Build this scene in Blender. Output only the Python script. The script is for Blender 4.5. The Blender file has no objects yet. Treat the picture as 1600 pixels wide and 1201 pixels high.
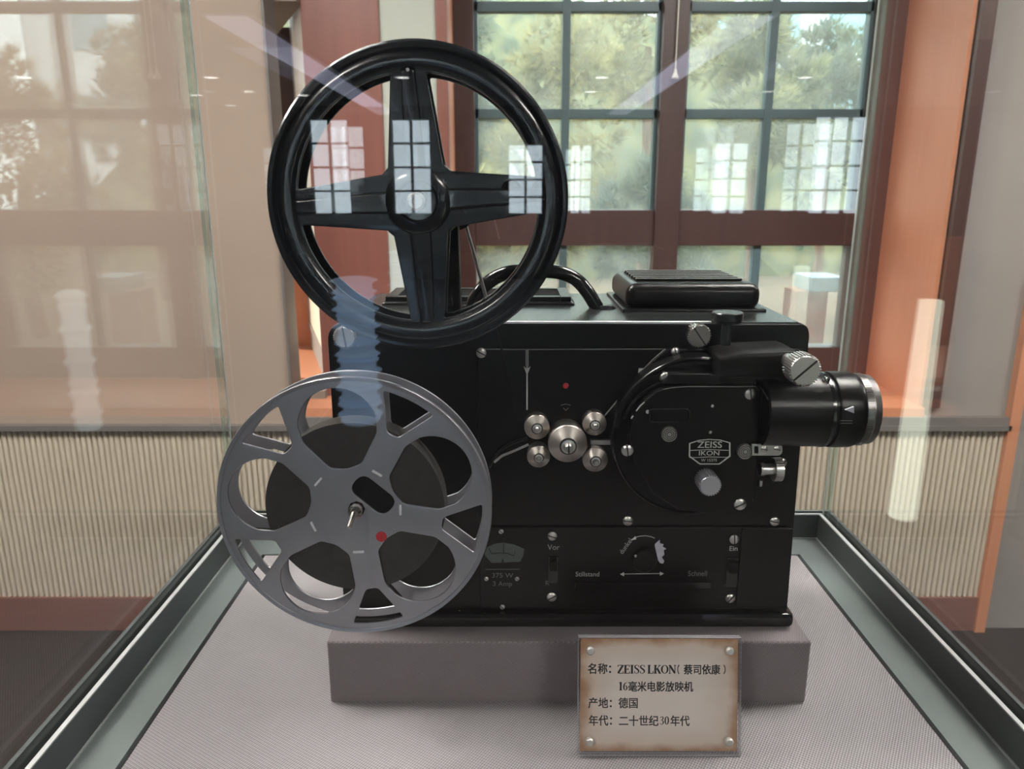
import bpy, bmesh, math, random
from mathutils import Vector, Matrix, Euler
PI = math.pi
scene = bpy.context.scene
COL = scene.collection

# ------------------------------------------------------------------ camera
F_PX, PITCH, CAMZ = 1190.0, math.radians(14.3), 1.5
cam_data = bpy.data.cameras.new('camera')
cam = bpy.data.objects.new('camera', cam_data)
COL.objects.link(cam)
cam.location = (0, 0, CAMZ)
cam.rotation_euler = (PI/2 - PITCH, 0, 0)
cam_data.sensor_width = 36.0
cam_data.lens = F_PX/1600*36.0
cam_data.clip_start = 0.01
cam_data.dof.use_dof = True
cam_data.dof.focus_distance = 0.56
cam_data.dof.aperture_fstop = 17.0
scene.camera = cam

# ------------------------------------------------------------------ exposure, world, sun
scene.view_settings.view_transform = 'Standard'
scene.view_settings.look = 'None'
scene.view_settings.exposure = 0.0
scene.view_settings.gamma = 1.0
scene.cycles.max_bounces = 10
scene.cycles.transparent_max_bounces = 24
scene.cycles.diffuse_bounces = 4
scene.cycles.caustics_reflective = False
scene.cycles.caustics_refractive = False
scene.cycles.sample_clamp_indirect = 6.0
world = bpy.data.worlds.new('sky'); scene.world = world
world.use_nodes = True
bg = world.node_tree.nodes['Background']
bg.inputs[0].default_value = (0.86, 0.94, 1.0, 1)
bg.inputs[1].default_value = 7.5
sun_data = bpy.data.lights.new('sun', 'SUN')
sun_data.energy = 5.0; sun_data.angle = 0.02; sun_data.color = (1.0, 0.86, 0.66)
sun = bpy.data.objects.new('sun', sun_data); COL.objects.link(sun)
sun.rotation_euler = Vector((0.80, -0.30, -0.62)).to_track_quat('-Z', 'Y').to_euler()
EMIT_PANEL = 48.0

# ------------------------------------------------------------------ pixel helpers (a pixel and a true depth give a point)
SP, CP = math.sin(PITCH), math.cos(PITCH)
def ray(u, v):
    y = (600.5 - v)/F_PX
    return (u-800)/F_PX, CP + y*SP, -SP + y*CP
def P(u, v, Y):
    x, dy, dz = ray(u, v)
    t = Y/dy
    return Vector((x*t, Y, CAMZ + dz*t))
def K(v, Y):
    return Y/ray(800, v)[1]/F_PX          # metres per pixel at that depth

# ------------------------------------------------------------------ materials
def new_mat(name):
    m = bpy.data.materials.new(name); m.use_nodes = True
    nt = m.node_tree
    return m, nt, nt.nodes['Principled BSDF']
def lk(nt, a, b): nt.links.new(a, b)
def mat(name, col, rough=0.5, metal=0.0, spec=0.5, noise=0.0, nscale=20.0, bump=0.0, bscale=200.0, coat=0.0):
    m, nt, b = new_mat(name)
    b.inputs['Base Color'].default_value = (*col, 1)
    b.inputs['Roughness'].default_value = rough
    b.inputs['Metallic'].default_value = metal
    b.inputs['Specular IOR Level'].default_value = spec
    b.inputs['Coat Weight'].default_value = coat
    tc = nt.nodes.new('ShaderNodeTexCoord')
    if noise:
        n = nt.nodes.new('ShaderNodeTexNoise'); n.inputs['Scale'].default_value = nscale; n.inputs['Detail'].default_value = 5
        lk(nt, tc.outputs['Object'], n.inputs['Vector'])
        r = nt.nodes.new('ShaderNodeMapRange'); r.inputs['To Min'].default_value = 1-noise; r.inputs['To Max'].default_value = 1+noise
        r.inputs['From Min'].default_value = 0.25; r.inputs['From Max'].default_value = 0.75
        lk(nt, n.outputs['Fac'], r.inputs['Value'])
        v = nt.nodes.new('ShaderNodeVectorMath'); v.operation = 'SCALE'
        v.inputs[0].default_value = col
        lk(nt, r.outputs['Result'], v.inputs['Scale']); lk(nt, v.outputs['Vector'], b.inputs['Base Color'])
    if bump:
        n = nt.nodes.new('ShaderNodeTexNoise'); n.inputs['Scale'].default_value = bscale; n.inputs['Detail'].default_value = 3
        lk(nt, tc.outputs['Object'], n.inputs['Vector'])
        bp = nt.nodes.new('ShaderNodeBump'); bp.inputs['Strength'].default_value = bump; bp.inputs['Distance'].default_value = 0.001
        lk(nt, n.outputs['Fac'], bp.inputs['Height']); lk(nt, bp.outputs['Normal'], b.inputs['Normal'])
    return m
def wood(name, c1, c2, rough=0.45, stretch=(30, 30, 1.5)):
    m, nt, b = new_mat(name)
    tc = nt.nodes.new('ShaderNodeTexCoord'); mp = nt.nodes.new('ShaderNodeMapping')
    mp.inputs['Scale'].default_value = stretch
    n = nt.nodes.new('ShaderNodeTexNoise'); n.inputs['Scale'].default_value = 2.0; n.inputs['Detail'].default_value = 6
    cr = nt.nodes.new('ShaderNodeMix'); cr.data_type = 'RGBA'
    cr.inputs['A'].default_value = (*c1, 1); cr.inputs['B'].default_value = (*c2, 1)
    lk(nt, tc.outputs['Object'], mp.inputs['Vector']); lk(nt, mp.outputs['Vector'], n.inputs['Vector'])
    lk(nt, n.outputs['Fac'], cr.inputs['Factor']); lk(nt, cr.outputs['Result'], b.inputs['Base Color'])
    b.inputs['Roughness'].default_value = rough
    return m
def emis(name, col, s):
    m, nt, b = new_mat(name)
    b.inputs['Base Color'].default_value = (*col, 1)
    b.inputs['Emission Color'].default_value = (*col, 1); b.inputs['Emission Strength'].default_value = s
    return m
def fabric(name, c1, c2, sa, sb, ang, dist=0.0008):
    m, nt, b = new_mat(name)
    tc = nt.nodes.new('ShaderNodeTexCoord')
    outs = []
    t = math.radians(ang); c_, s_ = math.cos(t), math.sin(t)
    for s, dv in ((sa, (c_, -s_, s_)), (sb, (s_, c_, -c_))):
        dp = nt.nodes.new('ShaderNodeVectorMath'); dp.operation = 'DOT_PRODUCT'; dp.inputs[1].default_value = dv
        w = nt.nodes.new('ShaderNodeTexWave'); w.wave_type = 'BANDS'; w.bands_direction = 'X'
        w.inputs['Scale'].default_value = s; w.inputs['Distortion'].default_value = 0.0
        cb = nt.nodes.new('ShaderNodeCombineXYZ')
        lk(nt, tc.outputs['Object'], dp.inputs[0]); lk(nt, dp.outputs['Value'], cb.inputs[0]); lk(nt, cb.outputs[0], w.inputs['Vector'])
        outs.append(w.outputs['Fac'])
    mul = nt.nodes.new('ShaderNodeMath'); mul.operation = 'MULTIPLY_ADD'; mul.inputs[1].default_value = 0.65
    sc = nt.nodes.new('ShaderNodeMath'); sc.operation = 'MULTIPLY'; sc.inputs[1].default_value = 0.35
    lk(nt, outs[1], sc.inputs[0]); lk(nt, outs[0], mul.inputs[0]); lk(nt, sc.outputs[0], mul.inputs[2])
    mx = nt.nodes.new('ShaderNodeMix'); mx.data_type = 'RGBA'
    mx.inputs['A'].default_value = (*c1, 1); mx.inputs['B'].default_value = (*c2, 1)
    lk(nt, mul.outputs[0], mx.inputs['Factor']); lk(nt, mx.outputs['Result'], b.inputs['Base Color'])
    bp = nt.nodes.new('ShaderNodeBump'); bp.inputs['Strength'].default_value = 0.5; bp.inputs['Distance'].default_value = dist
    lk(nt, mul.outputs[0], bp.inputs['Height']); lk(nt, bp.outputs['Normal'], b.inputs['Normal'])
    b.inputs['Roughness'].default_value = 0.9
    b.inputs['Specular IOR Level'].default_value = 0.2
    b.inputs['Sheen Weight'].default_value = 0.15
    return m
def glass(name, tint, dust=0.0, dustcol=(0.8, 0.85, 0.8), refl=1.0, dscale=3.0, rough=0.0):
    """a sheet of clear glass: see-through, with mirror reflection growing towards grazing angles, and a little dust"""
    m = bpy.data.materials.new(name); m.use_nodes = True
    nt = m.node_tree; nt.nodes.clear()
    out = nt.nodes.new('ShaderNodeOutputMaterial')
    tr = nt.nodes.new('ShaderNodeBsdfTransparent'); tr.inputs[0].default_value = (*tint, 1)
    gl = nt.nodes.new('ShaderNodeBsdfGlossy'); gl.inputs['Roughness'].default_value = rough
    gl.inputs[0].default_value = (1, 1, 1, 1)
    lw = nt.nodes.new('ShaderNodeLayerWeight'); lw.inputs['Blend'].default_value = 0.5
    pw = nt.nodes.new('ShaderNodeMath'); pw.operation = 'POWER'; pw.inputs[1].default_value = 5.0
    ma = nt.nodes.new('ShaderNodeMath'); ma.operation = 'MULTIPLY_ADD'; ma.inputs[1].default_value = 0.957*refl; ma.inputs[2].default_value = 0.043*refl
    lk(nt, lw.outputs['Facing'], pw.inputs[0]); lk(nt, pw.outputs[0], ma.inputs[0])
    mx = nt.nodes.new('ShaderNodeMixShader')
    lk(nt, ma.outputs[0], mx.inputs[0]); lk(nt, tr.outputs[0], mx.inputs[1]); lk(nt, gl.outputs[0], mx.inputs[2])
    last = mx.outputs[0]
    if dust:
        df = nt.nodes.new('ShaderNodeBsdfDiffuse'); df.inputs[0].default_value = (*dustcol, 1)
        tl = nt.nodes.new('ShaderNodeBsdfTranslucent'); tl.inputs[0].default_value = (*dustcol, 1)
        ad = nt.nodes.new('ShaderNodeMixShader'); ad.inputs[0].default_value = 0.6
        lk(nt, df.outputs[0], ad.inputs[1]); lk(nt, tl.outputs[0], ad.inputs[2])
        tc = nt.nodes.new('ShaderNodeTexCoord')
        n = nt.nodes.new('ShaderNodeTexNoise'); n.inputs['Scale'].default_value = dscale; n.inputs['Detail'].default_value = 7
        lk(nt, tc.outputs['Object'], n.inputs['Vector'])
        r = nt.nodes.new('ShaderNodeMapRange'); r.inputs['From Min'].default_value = 0.3; r.inputs['From Max'].default_value = 0.75
        r.inputs['To Min'].default_value = dust*0.4; r.inputs['To Max'].default_value = dust*1.6
        lk(nt, n.outputs['Fac'], r.inputs['Value'])
        m2 = nt.nodes.new('ShaderNodeMixShader')
        lk(nt, r.outputs[0], m2.inputs[0]); lk(nt, last, m2.inputs[1]); lk(nt, ad.outputs[0], m2.inputs[2])
        last = m2.outputs[0]
    lk(nt, last, out.inputs[0])
    return m

M = {}
M['wall_grey'] = mat('grey_wall_paint', (0.27, 0.245, 0.23), 0.85, noise=0.05, nscale=3)
M['wall'] = mat('beige_plaster', (0.36, 0.275, 0.222), 0.85, noise=0.05, nscale=3)
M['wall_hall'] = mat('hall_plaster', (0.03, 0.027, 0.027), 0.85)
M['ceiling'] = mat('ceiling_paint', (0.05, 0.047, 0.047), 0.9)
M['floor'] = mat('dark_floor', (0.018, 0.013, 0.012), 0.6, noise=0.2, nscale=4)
M['fluted'] = mat('fluted_panel', (0.58, 0.51, 0.41), 0.55)
M['cap'] = mat('grey_cap', (0.16, 0.145, 0.135), 0.5)
M['stone'] = mat('taupe_stone', (0.24, 0.20, 0.17), 0.6)
M['base'] = wood('baseboard_wood', (0.17, 0.075, 0.06), (0.22, 0.10, 0.08), 0.4, (1.5, 30, 30))
M['red_wood'] = wood('red_wood', (0.20, 0.07, 0.052), (0.28, 0.10, 0.075), 0.35)
M['orange_wood'] = wood('orange_wood', (0.52, 0.20, 0.105), (0.62, 0.27, 0.15), 0.5)
M['lit_reveal_wood'] = wood('lit_reveal_wood', (0.64, 0.26, 0.145), (0.72, 0.33, 0.20), 0.5)  # lighter copy of the casing wood, window light put into its colour
M['dark_wood'] = wood('dark_wood', (0.055, 0.029, 0.027), (0.085, 0.043, 0.038), 0.4)
M['grey_plaster'] = mat('grey_plaster', (0.54, 0.56, 0.49), 0.8)
M['cream'] = mat('cream_plaster', (0.66, 0.55, 0.43), 0.8)
M['muntin'] = mat('green_grey_metal', (0.08, 0.13, 0.14), 0.4)  # lightened metal, the haze over the bars is put into its colour
M['pane'] = glass('dusty_window_glass', (0.93, 0.97, 0.95), dust=0.13, dustcol=(0.85, 0.9, 0.84), dscale=4, refl=0.5, rough=0.35)
M['hall_pane'] = glass('hall_window_glass', (0.86, 0.89, 0.90))
M['case_glass'] = glass('case_glass', (0.985, 0.995, 0.99), dust=0.001, dustcol=(0.85, 0.8, 0.8), dscale=6)
M['glass_edge'] = glass('glass_edge_green', (0.72, 0.84, 0.79), dust=0.25, dustcol=(0.40, 0.50, 0.45))
M['seam'] = mat('joint_glint', (0.72, 0.82, 0.77), 0.3)
M['frame_metal'] = mat('case_frame_metal', (0.10, 0.115, 0.115), 0.38, 0.55, bump=0.12, bscale=700)
M['rail_metal'] = mat('case_rail_metal', (0.25, 0.285, 0.285), 0.42, 0.5, bump=0.12, bscale=900)
M['edge_metal'] = mat('bright_edge_metal', (0.55, 0.57, 0.57), 0.5, 0.5)
M['gap'] = mat('black_gap', (0.01, 0.01, 0.01), 0.8)
M['felt'] = fabric('twill_cloth', (0.175, 0.163, 0.171), (0.43, 0.402, 0.42), 170, 130, 32)
M['block_cloth'] = fabric('canvas_cloth', (0.14, 0.12, 0.128), (0.31, 0.272, 0.284), 260, 220, 20)
M['black'] = mat('black_enamel', (0.0025, 0.0026, 0.0028), 0.30, spec=0.30, bump=0.05, bscale=350)
M['black_matte'] = mat('black_crackle', (0.0035, 0.0033, 0.0032), 0.45, spec=0.22, bump=0.12, bscale=900)
M['black_gloss'] = mat('black_gloss', (0.004, 0.0045, 0.005), 0.18, coat=0.3)
M['top_lacquer'] = mat('top_lacquer', (0.012, 0.014, 0.014), 0.26, spec=0.6)
M['reel_black'] = mat('black_reel_lacquer', (0.008, 0.010, 0.013), 0.22, coat=0.4)
M['silver'] = mat('worn_aluminium', (0.45, 0.45, 0.485), 0.36, 0.9, noise=0.06, nscale=60, bump=0.05, bscale=500)
M['chrome'] = mat('polished_steel', (0.72, 0.68, 0.63), 0.2, 1.0)
M['roller'] = mat('turned_steel', (0.62, 0.57, 0.53), 0.36, 1.0)
M['bright_tab'] = mat('bright_tab_steel', (0.8, 0.8, 0.84), 0.5, 0.4)
M['dark_steel'] = mat('dark_steel', (0.30, 0.29, 0.285), 0.32, 1.0)
M['steel'] = mat('dull_steel', (0.60, 0.58, 0.56), 0.34, 1.0)
M['lilac_steel'] = mat('bright_knob_steel', (0.72, 0.71, 0.78), 0.3, 0.85)
M['slot'] = mat('screw_slot', (0.02, 0.018, 0.016), 0.6)
M['film'] = mat('wound_film', (0.028, 0.026, 0.025), 0.42, noise=0.25, nscale=150)
M['red'] = mat('red_paint', (0.42, 0.012, 0.02), 0.45)
M['paint'] = mat('engraved_white', (0.55, 0.55, 0.53), 0.6)
M['paint_mid'] = mat('dull_white', (0.36, 0.36, 0.35), 0.6)
M['paint_dim'] = mat('faded_white', (0.17, 0.17, 0.165), 0.6)
M['bare'] = mat('bare_worn_patch', (0.46, 0.45, 0.52), 0.5, noise=0.2, nscale=200)
M['dial'] = mat('meter_face', (0.10, 0.118, 0.11), 0.5)
M['ink'] = mat('black_ink', (0.015, 0.012, 0.012), 0.6)
M['acrylic'] = glass('clear_acrylic', (0.985, 0.985, 0.99), refl=0.9)
M['acrylic_edge'] = mat('acrylic_edge', (0.62, 0.62, 0.66), 0.15)
M['acrylic_edge_clear'] = glass('clear_acrylic_foot', (0.93, 0.93, 0.95), refl=1.0)
M['stud'] = mat('pale_stud', (0.55, 0.53, 0.50), 0.25, 0.3)
M['lens_glass'] = mat('lens_glass', (0.01, 0.012, 0.016), 0.03, spec=0.9)
M['belt'] = mat('spring_belt_steel', (0.55, 0.56, 0.55), 0.35, 0.8)
M['cord'] = mat('cream_cord', (0.72, 0.70, 0.60), 0.5)
M['fill_panel'] = emis('fill_panel', (1.0, 0.93, 0.88), EMIT_PANEL)
M['downlight'] = emis('downlight', (1.0, 0.97, 0.93), 12.0)
M['cove_light'] = emis('cove_light', (0.72, 0.74, 1.0), 1.6)
M['glow_green'] = emis('glow_green_white', (0.80, 0.86, 0.70), 5.5)
M['glow_blue'] = emis('glow_pale_blue', (0.50, 0.70, 0.95), 1.0)
M['glow_dim'] = emis('glow_dim_blue', (0.68, 0.82, 0.85), 1.1)
M['white_paint'] = mat('white_paint', (0.8, 0.8, 0.8), 0.5)
M['facade'] = mat('white_facade', (0.80, 0.84, 0.86), 0.8)
M['facade_glass'] = mat('facade_window', (0.25, 0.42, 0.48), 0.1)
M['bark'] = mat('bark', (0.16, 0.10, 0.07), 0.9, noise=0.3)
M['ground'] = mat('tan_paving', (0.12, 0.08, 0.05), 0.9, noise=0.3, nscale=2)
M['brick'] = mat('red_brick', (0.24, 0.085, 0.05), 0.8, noise=0.3, nscale=12)
M['pale_cap'] = mat('pale_blue_cap', (0.22, 0.27, 0.29), 0.6)
def leaf_mat(name, a, b_):
    m, nt, b = new_mat(name)
    tc = nt.nodes.new('ShaderNodeTexCoord'); n = nt.nodes.new('ShaderNodeTexNoise'); n.inputs['Scale'].default_value = 2.2; n.inputs['Detail'].default_value = 5
    mx = nt.nodes.new('ShaderNodeMix'); mx.data_type = 'RGBA'; mx.inputs['A'].default_value = (*a, 1); mx.inputs['B'].default_value = (*b_, 1)
    r = nt.nodes.new('ShaderNodeMapRange'); r.inputs['From Min'].default_value = 0.35; r.inputs['From Max'].default_value = 0.65
    lk(nt, tc.outputs['Object'], n.inputs['Vector']); lk(nt, n.outputs['Fac'], r.inputs['Value']); lk(nt, r.outputs[0], mx.inputs['Factor'])
    tl = nt.nodes.new('ShaderNodeBsdfTranslucent'); df = nt.nodes.new('ShaderNodeBsdfDiffuse')
    lk(nt, mx.outputs['Result'], tl.inputs[0]); lk(nt, mx.outputs['Result'], df.inputs[0])
    ms = nt.nodes.new('ShaderNodeMixShader'); ms.inputs[0].default_value = 0.45
    lk(nt, df.outputs[0], ms.inputs[1]); lk(nt, tl.outputs[0], ms.inputs[2])
    lk(nt, ms.outputs[0], nt.nodes['Material Output'].inputs[0])
    return m
M['needles'] = leaf_mat('pine_needles', (0.14, 0.17, 0.12), (0.38, 0.36, 0.20))
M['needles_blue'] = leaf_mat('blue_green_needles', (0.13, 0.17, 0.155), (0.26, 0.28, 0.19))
M['needles_yellow'] = leaf_mat('yellow_needles', (0.22, 0.22, 0.13), (0.48, 0.42, 0.21))
def parchment():
    m, nt, b = new_mat('parchment_paper')
    tc = nt.nodes.new('ShaderNodeTexCoord')
    sx = nt.nodes.new('ShaderNodeSeparateXYZ'); lk(nt, tc.outputs['Generated'], sx.inputs[0])
    def edge(o):
        a = nt.nodes.new('ShaderNodeMath'); a.operation = 'SUBTRACT'; a.inputs[1].default_value = 0.5; lk(nt, o, a.inputs[0])
        c = nt.nodes.new('ShaderNodeMath'); c.operation = 'ABSOLUTE'; lk(nt, a.outputs[0], c.inputs[0]); return c.outputs[0]
    mxm = nt.nodes.new('ShaderNodeMath'); mxm.operation = 'MAXIMUM'; lk(nt, edge(sx.outputs[0]), mxm.inputs[0]); lk(nt, edge(sx.outputs[1]), mxm.inputs[1])
    n = nt.nodes.new('ShaderNodeTexNoise'); n.inputs['Scale'].default_value = 45; n.inputs['Detail'].default_value = 6; lk(nt, tc.outputs['Object'], n.inputs['Vector'])
    ad = nt.nodes.new('ShaderNodeMath'); ad.operation = 'MULTIPLY_ADD'; ad.inputs[1].default_value = 0.16; lk(nt, n.outputs['Fac'], ad.inputs[0]); lk(nt, mxm.outputs[0], ad.inputs[2])
    cr = nt.nodes.new('ShaderNodeValToRGB'); e = cr.color_ramp.elements
    e[0].position = 0.36; e[0].color = (0.86, 0.76, 0.69, 1); e[1].position = 0.63; e[1].color = (0.25, 0.09, 0.03, 1)
    k = cr.color_ramp.elements.new(0.50); k.color = (0.78, 0.65, 0.55, 1)
    k = cr.color_ramp.elements.new(0.57); k.color = (0.48, 0.29, 0.17, 1)
    lk(nt, ad.outputs[0], cr.inputs[0]); lk(nt, cr.outputs[0], b.inputs['Base Color'])
    b.inputs['Roughness'].default_value = 0.7
    return m
M['paper'] = parchment()

# ------------------------------------------------------------------ object helpers
WORLD = {}                                   # world position of every object's origin
def wpos(o): return WORLD.get(o.name, Vector((0, 0, 0)))
def tag(o, label=None, cat=None, group=None, kind=None):
    if label: o['label'] = label
    if cat: o['category'] = cat
    if group: o['group'] = group
    if kind: o['kind'] = kind
    return o
def empty(name, loc, label=None, cat=None, group=None):
    o = bpy.data.objects.new(name, None); COL.objects.link(o)
    o.empty_display_size = 0.02
    o.location = loc; WORLD[o.name] = Vector(loc)
    return tag(o, label, cat, group)
def obj(name, bm, mats, parent=None, angle=35, label=None):
    """links the bmesh (in world coordinates) as one mesh object with its origin at its own middle"""
    if not isinstance(mats, (list, tuple)): mats = [mats]
    vs = [v.co for v in bm.verts]
    lo = Vector((min(c.x for c in vs), min(c.y for c in vs), min(c.z for c in vs)))
    hi = Vector((max(c.x for c in vs), max(c.y for c in vs), max(c.z for c in vs)))
    c = (lo+hi)/2
    bmesh.ops.translate(bm, verts=bm.verts, vec=-c)
    me = bpy.data.meshes.new(name)
    for f in bm.faces: f.smooth = True
    bm.to_mesh(me); bm.free()
    for m in mats: me.materials.append(m)
    me.set_sharp_from_angle(angle=math.radians(angle))
    o = bpy.data.objects.new(name, me); COL.objects.link(o)
    if parent:
        o.parent = parent; o.location = c - wpos(parent)
    else:
        o.location = c
    WORLD[o.name] = c.copy()
    if label: o['label'] = label
    wn = o.modifiers.new('face_normals', 'WEIGHTED_NORMAL'); wn.keep_sharp = True
    return o
def struct(name, bm, mats, parent=None, angle=35):
    o = obj(name, bm, mats, parent, angle)
    if not parent: o['kind'] = 'structure'
    return o
def BM(): return bmesh.new()
def box(bm, x0, x1, y0, y1, z0, z1, bev=0.0, seg=2, mi=0):
    r = bmesh.ops.create_cube(bm, size=1.0)
    vs = r['verts']
    for v in vs:
        v.co = Vector(((x0+x1)/2 + v.co.x*(x1-x0), (y0+y1)/2 + v.co.y*(y1-y0), (z0+z1)/2 + v.co.z*(z1-z0)))
    fs = list({f for v in vs for f in v.link_faces})
    for f in fs: f.material_index = mi
    if bev:
        es = list({e for v in vs for e in v.link_edges})
        bmesh.ops.bevel(bm, geom=es, offset=bev, segments=seg, profile=0.5, affect='EDGES')
    return bm
def prism(bm, pts, axis, a0, a1, mi=0):
    """polygon pts (2D) swept along axis from a0 to a1; axis 'x': pts=(y,z), 'y': (x,z), 'z': (x,y)"""
    def mk(p, a):
        return {'x': (a, p[0], p[1]), 'y': (p[0], a, p[1]), 'z': (p[0], p[1], a)}[axis]
    A = [bm.verts.new(mk(p, a0)) for p in pts]; B = [bm.verts.new(mk(p, a1)) for p in pts]
    n = len(pts); fs = [bm.faces.new(A), bm.faces.new(B[::-1])]
    for i in range(n): fs.append(bm.faces.new((A[i], B[i], B[(i+1) % n], A[(i+1) % n])))
    for f in fs: f.material_index = mi
    bmesh.ops.recalc_face_normals(bm, faces=fs)
    return bm
def lathe(bm, prof, org, axis=(0, -1, 0), seg=32, mi=0, a0=0.0, a1=2*PI, cap=True):
    """prof = [(radius, height along axis)]"""
    ax = Vector(axis).normalized()
    u = ax.orthogonal().normalized(); w = ax.cross(u)
    org = Vector(org); full = abs(a1-a0-2*PI) < 1e-6
    n = seg if full else seg+1
    rings = []
    for r, h in prof:
        if r < 1e-7:
            rings.append([bm.verts.new(org+ax*h)])
        else:
            rings.append([bm.verts.new(org+ax*h+u*r*math.cos(a0+(a1-a0)*i/seg)+w*r*math.sin(a0+(a1-a0)*i/seg)) for i in range(n)])
    fs = []
    for A, B in zip(rings, rings[1:]):
        for i in range(seg):
            j = (i+1) % n
            if len(A) == 1 and len(B) == 1: continue
            if len(A) == 1: q = (A[0], B[i], B[j])
            elif len(B) == 1: q = (A[i], B[0], A[j])
            else: q = (A[i], B[i], B[j], A[j])
            try: fs.append(bm.faces.new(q))
            except ValueError: pass
    for R in (rings[0], rings[-1]):
        if cap and len(R) > 2 and prof[0] != prof[-1] and full: fs.append(bm.faces.new(R))
    for f in fs: f.material_index = mi
    bmesh.ops.recalc_face_normals(bm, faces=fs)
    return bm
def tube(bm, pts, r, seg=12, caps=True, mi=0):
    pts = [Vector(p) for p in pts]
    rs = r if isinstance(r, (list, tuple)) else [r]*len(pts)
    rings = []; nrm = None
    for i, p in enumerate(pts):
        d = (pts[min(i+1, len(pts)-1)] - pts[max(i-1, 0)]).normalized()
        if nrm is None: nrm = d.orthogonal().normalized()
        nrm = (nrm - d*nrm.dot(d)).normalized(); b = d.cross(nrm)
        rings.append([bm.verts.new(p+(nrm*math.cos(2*PI*k/seg)+b*math.sin(2*PI*k/seg))*rs[i]) for k in range(seg)])
    fs = []
    for A, B in zip(rings, rings[1:]):
        for k in range(seg): fs.append(bm.faces.new((A[k], A[(k+1) % seg], B[(k+1) % seg], B[k])))
    if caps: fs += [bm.faces.new(rings[0][::-1]), bm.faces.new(rings[-1])]
    for f in fs: f.material_index = mi
    bmesh.ops.recalc_face_normals(bm, faces=fs)
    return bm
def smooth_path(pts, n=8):
    pts = [Vector(p) for p in pts]; out = []
    for i in range(len(pts)-1):
        p0 = pts[max(i-1, 0)]; p1 = pts[i]; p2 = pts[i+1]; p3 = pts[min(i+2, len(pts)-1)]
        for k in range(n):
            t = k/n
            out.append(0.5*((2*p1)+(p2-p0)*t+(2*p0-5*p1+4*p2-p3)*t*t+(3*p1-p0-3*p2+p3)*t**3))
    out.append(pts[-1]); return out
def fillet(poly, rad, n=6):
    """rounds the corners of a 2D polygon; rad: one radius or one for each corner"""
    out = []; N = len(poly)
    for i, p in enumerate(poly):
        r = rad[i] if isinstance(rad, (list, tuple)) else rad
        p = Vector(p); a = Vector(poly[i-1])-p; b = Vector(poly[(i+1) % N])-p
        la, lb = a.length, b.length
        if r <= 0 or la < 1e-9 or lb < 1e-9: out.append(p); continue
        ang = a.angle(b); d = min(r/max(math.tan(ang/2), 1e-4), la*0.48, lb*0.48)
        s, e = p+a/la*d, p+b/lb*d
        for k in range(n+1):
            t = k/n; out.append(s*(1-t)**2+p*2*t*(1-t)+e*t*t)
    return out
def circle(cx, cz, r, n=64): return [Vector((cx+r*math.cos(2*PI*i/n), cz+r*math.sin(2*PI*i/n))) for i in range(n)]
def _curve_bm(ob):
    COL.objects.link(ob)
    dg = bpy.context.evaluated_depsgraph_get(); dg.update()
    me = bpy.data.meshes.new_from_object(ob.evaluated_get(dg))
    bm = BM(); bm.from_mesh(me)
    bpy.data.meshes.remove(me); d = ob.data
    bpy.data.objects.remove(ob); bpy.data.curves.remove(d)
    bmesh.ops.scale(bm, vec=(1/BIG, 1/BIG, 1/BIG), verts=bm.verts)
    bmesh.ops.remove_doubles(bm, verts=bm.verts, dist=1e-6)
    return bm
BIG = 500.0                                  # outlines are filled at a larger size, then brought back
def plate_local(contours, th, bevel=0.0):
    """flat plate in the local XY plane, centred on z=0; inner contours are holes"""
    cu = bpy.data.curves.new('outline', 'CURVE'); cu.dimensions = '2D'; cu.fill_mode = 'BOTH'
    cu.extrude = max(th/2-bevel, 1e-5)*BIG; cu.bevel_depth = bevel*BIG; cu.bevel_resolution = 1; cu.offset = -bevel*BIG
    for c in contours:
        sp = cu.splines.new('POLY'); sp.points.add(len(c)-1); sp.use_cyclic_u = True
        for q, p in zip(sp.points, c): q.co = (p[0]*BIG, p[1]*BIG, 0, 1)
    return _curve_bm(bpy.data.objects.new('outline', cu))
def stand_up(bm, y):
    for v in bm.verts: v.co = Vector((v.co.x, y-v.co.z, v.co.y))
    return bm
def plate(contours, yf, yb, bevel=0.0):
    """plate parallel to the projector's front; contours in world (x, z); front face at yf, back face at yb"""
    return stand_up(plate_local(contours, yb-yf, bevel), (yf+yb)/2)
def text_local(body, size, th=0.0004, bold=0.0, spacing=1.0, align='CENTER', sx=1.0):
    """lettering in the local XY plane; bold thickens the strokes by shifted copies"""
    cu = bpy.data.curves.new('lettering', 'FONT'); cu.body = body; cu.size = size*BIG
    cu.extrude = th/2*BIG; cu.space_character = spacing
    cu.align_x = align; cu.align_y = 'CENTER'; cu.resolution_u = 4
    bm = _curve_bm(bpy.data.objects.new('lettering', cu))
    for v in bm.verts: v.co.x *= sx
    if bold:
        base = bm; bm = BM(); me = bpy.data.meshes.new('t'); base.to_mesh(me); base.free()
        for i, (dx, dy) in enumerate(((-1, -0.6), (1, -0.6), (-1, 0.6), (1, 0.6), (0, 0))):
            c = BM(); c.from_mesh(me); bmesh.ops.translate(c, verts=c.verts, vec=(dx*bold, dy*bold, 0.000004*i)); join(bm, c)
        bpy.data.meshes.remove(me)
    return bm
def join(dst, src, mtx=None):
    if mtx is not None: bmesh.ops.transform(src, matrix=mtx, verts=src.verts)
    me = bpy.data.meshes.new('t'); src.to_mesh(me); src.free(); dst.from_mesh(me); bpy.data.meshes.remove(me)
    return dst
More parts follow.
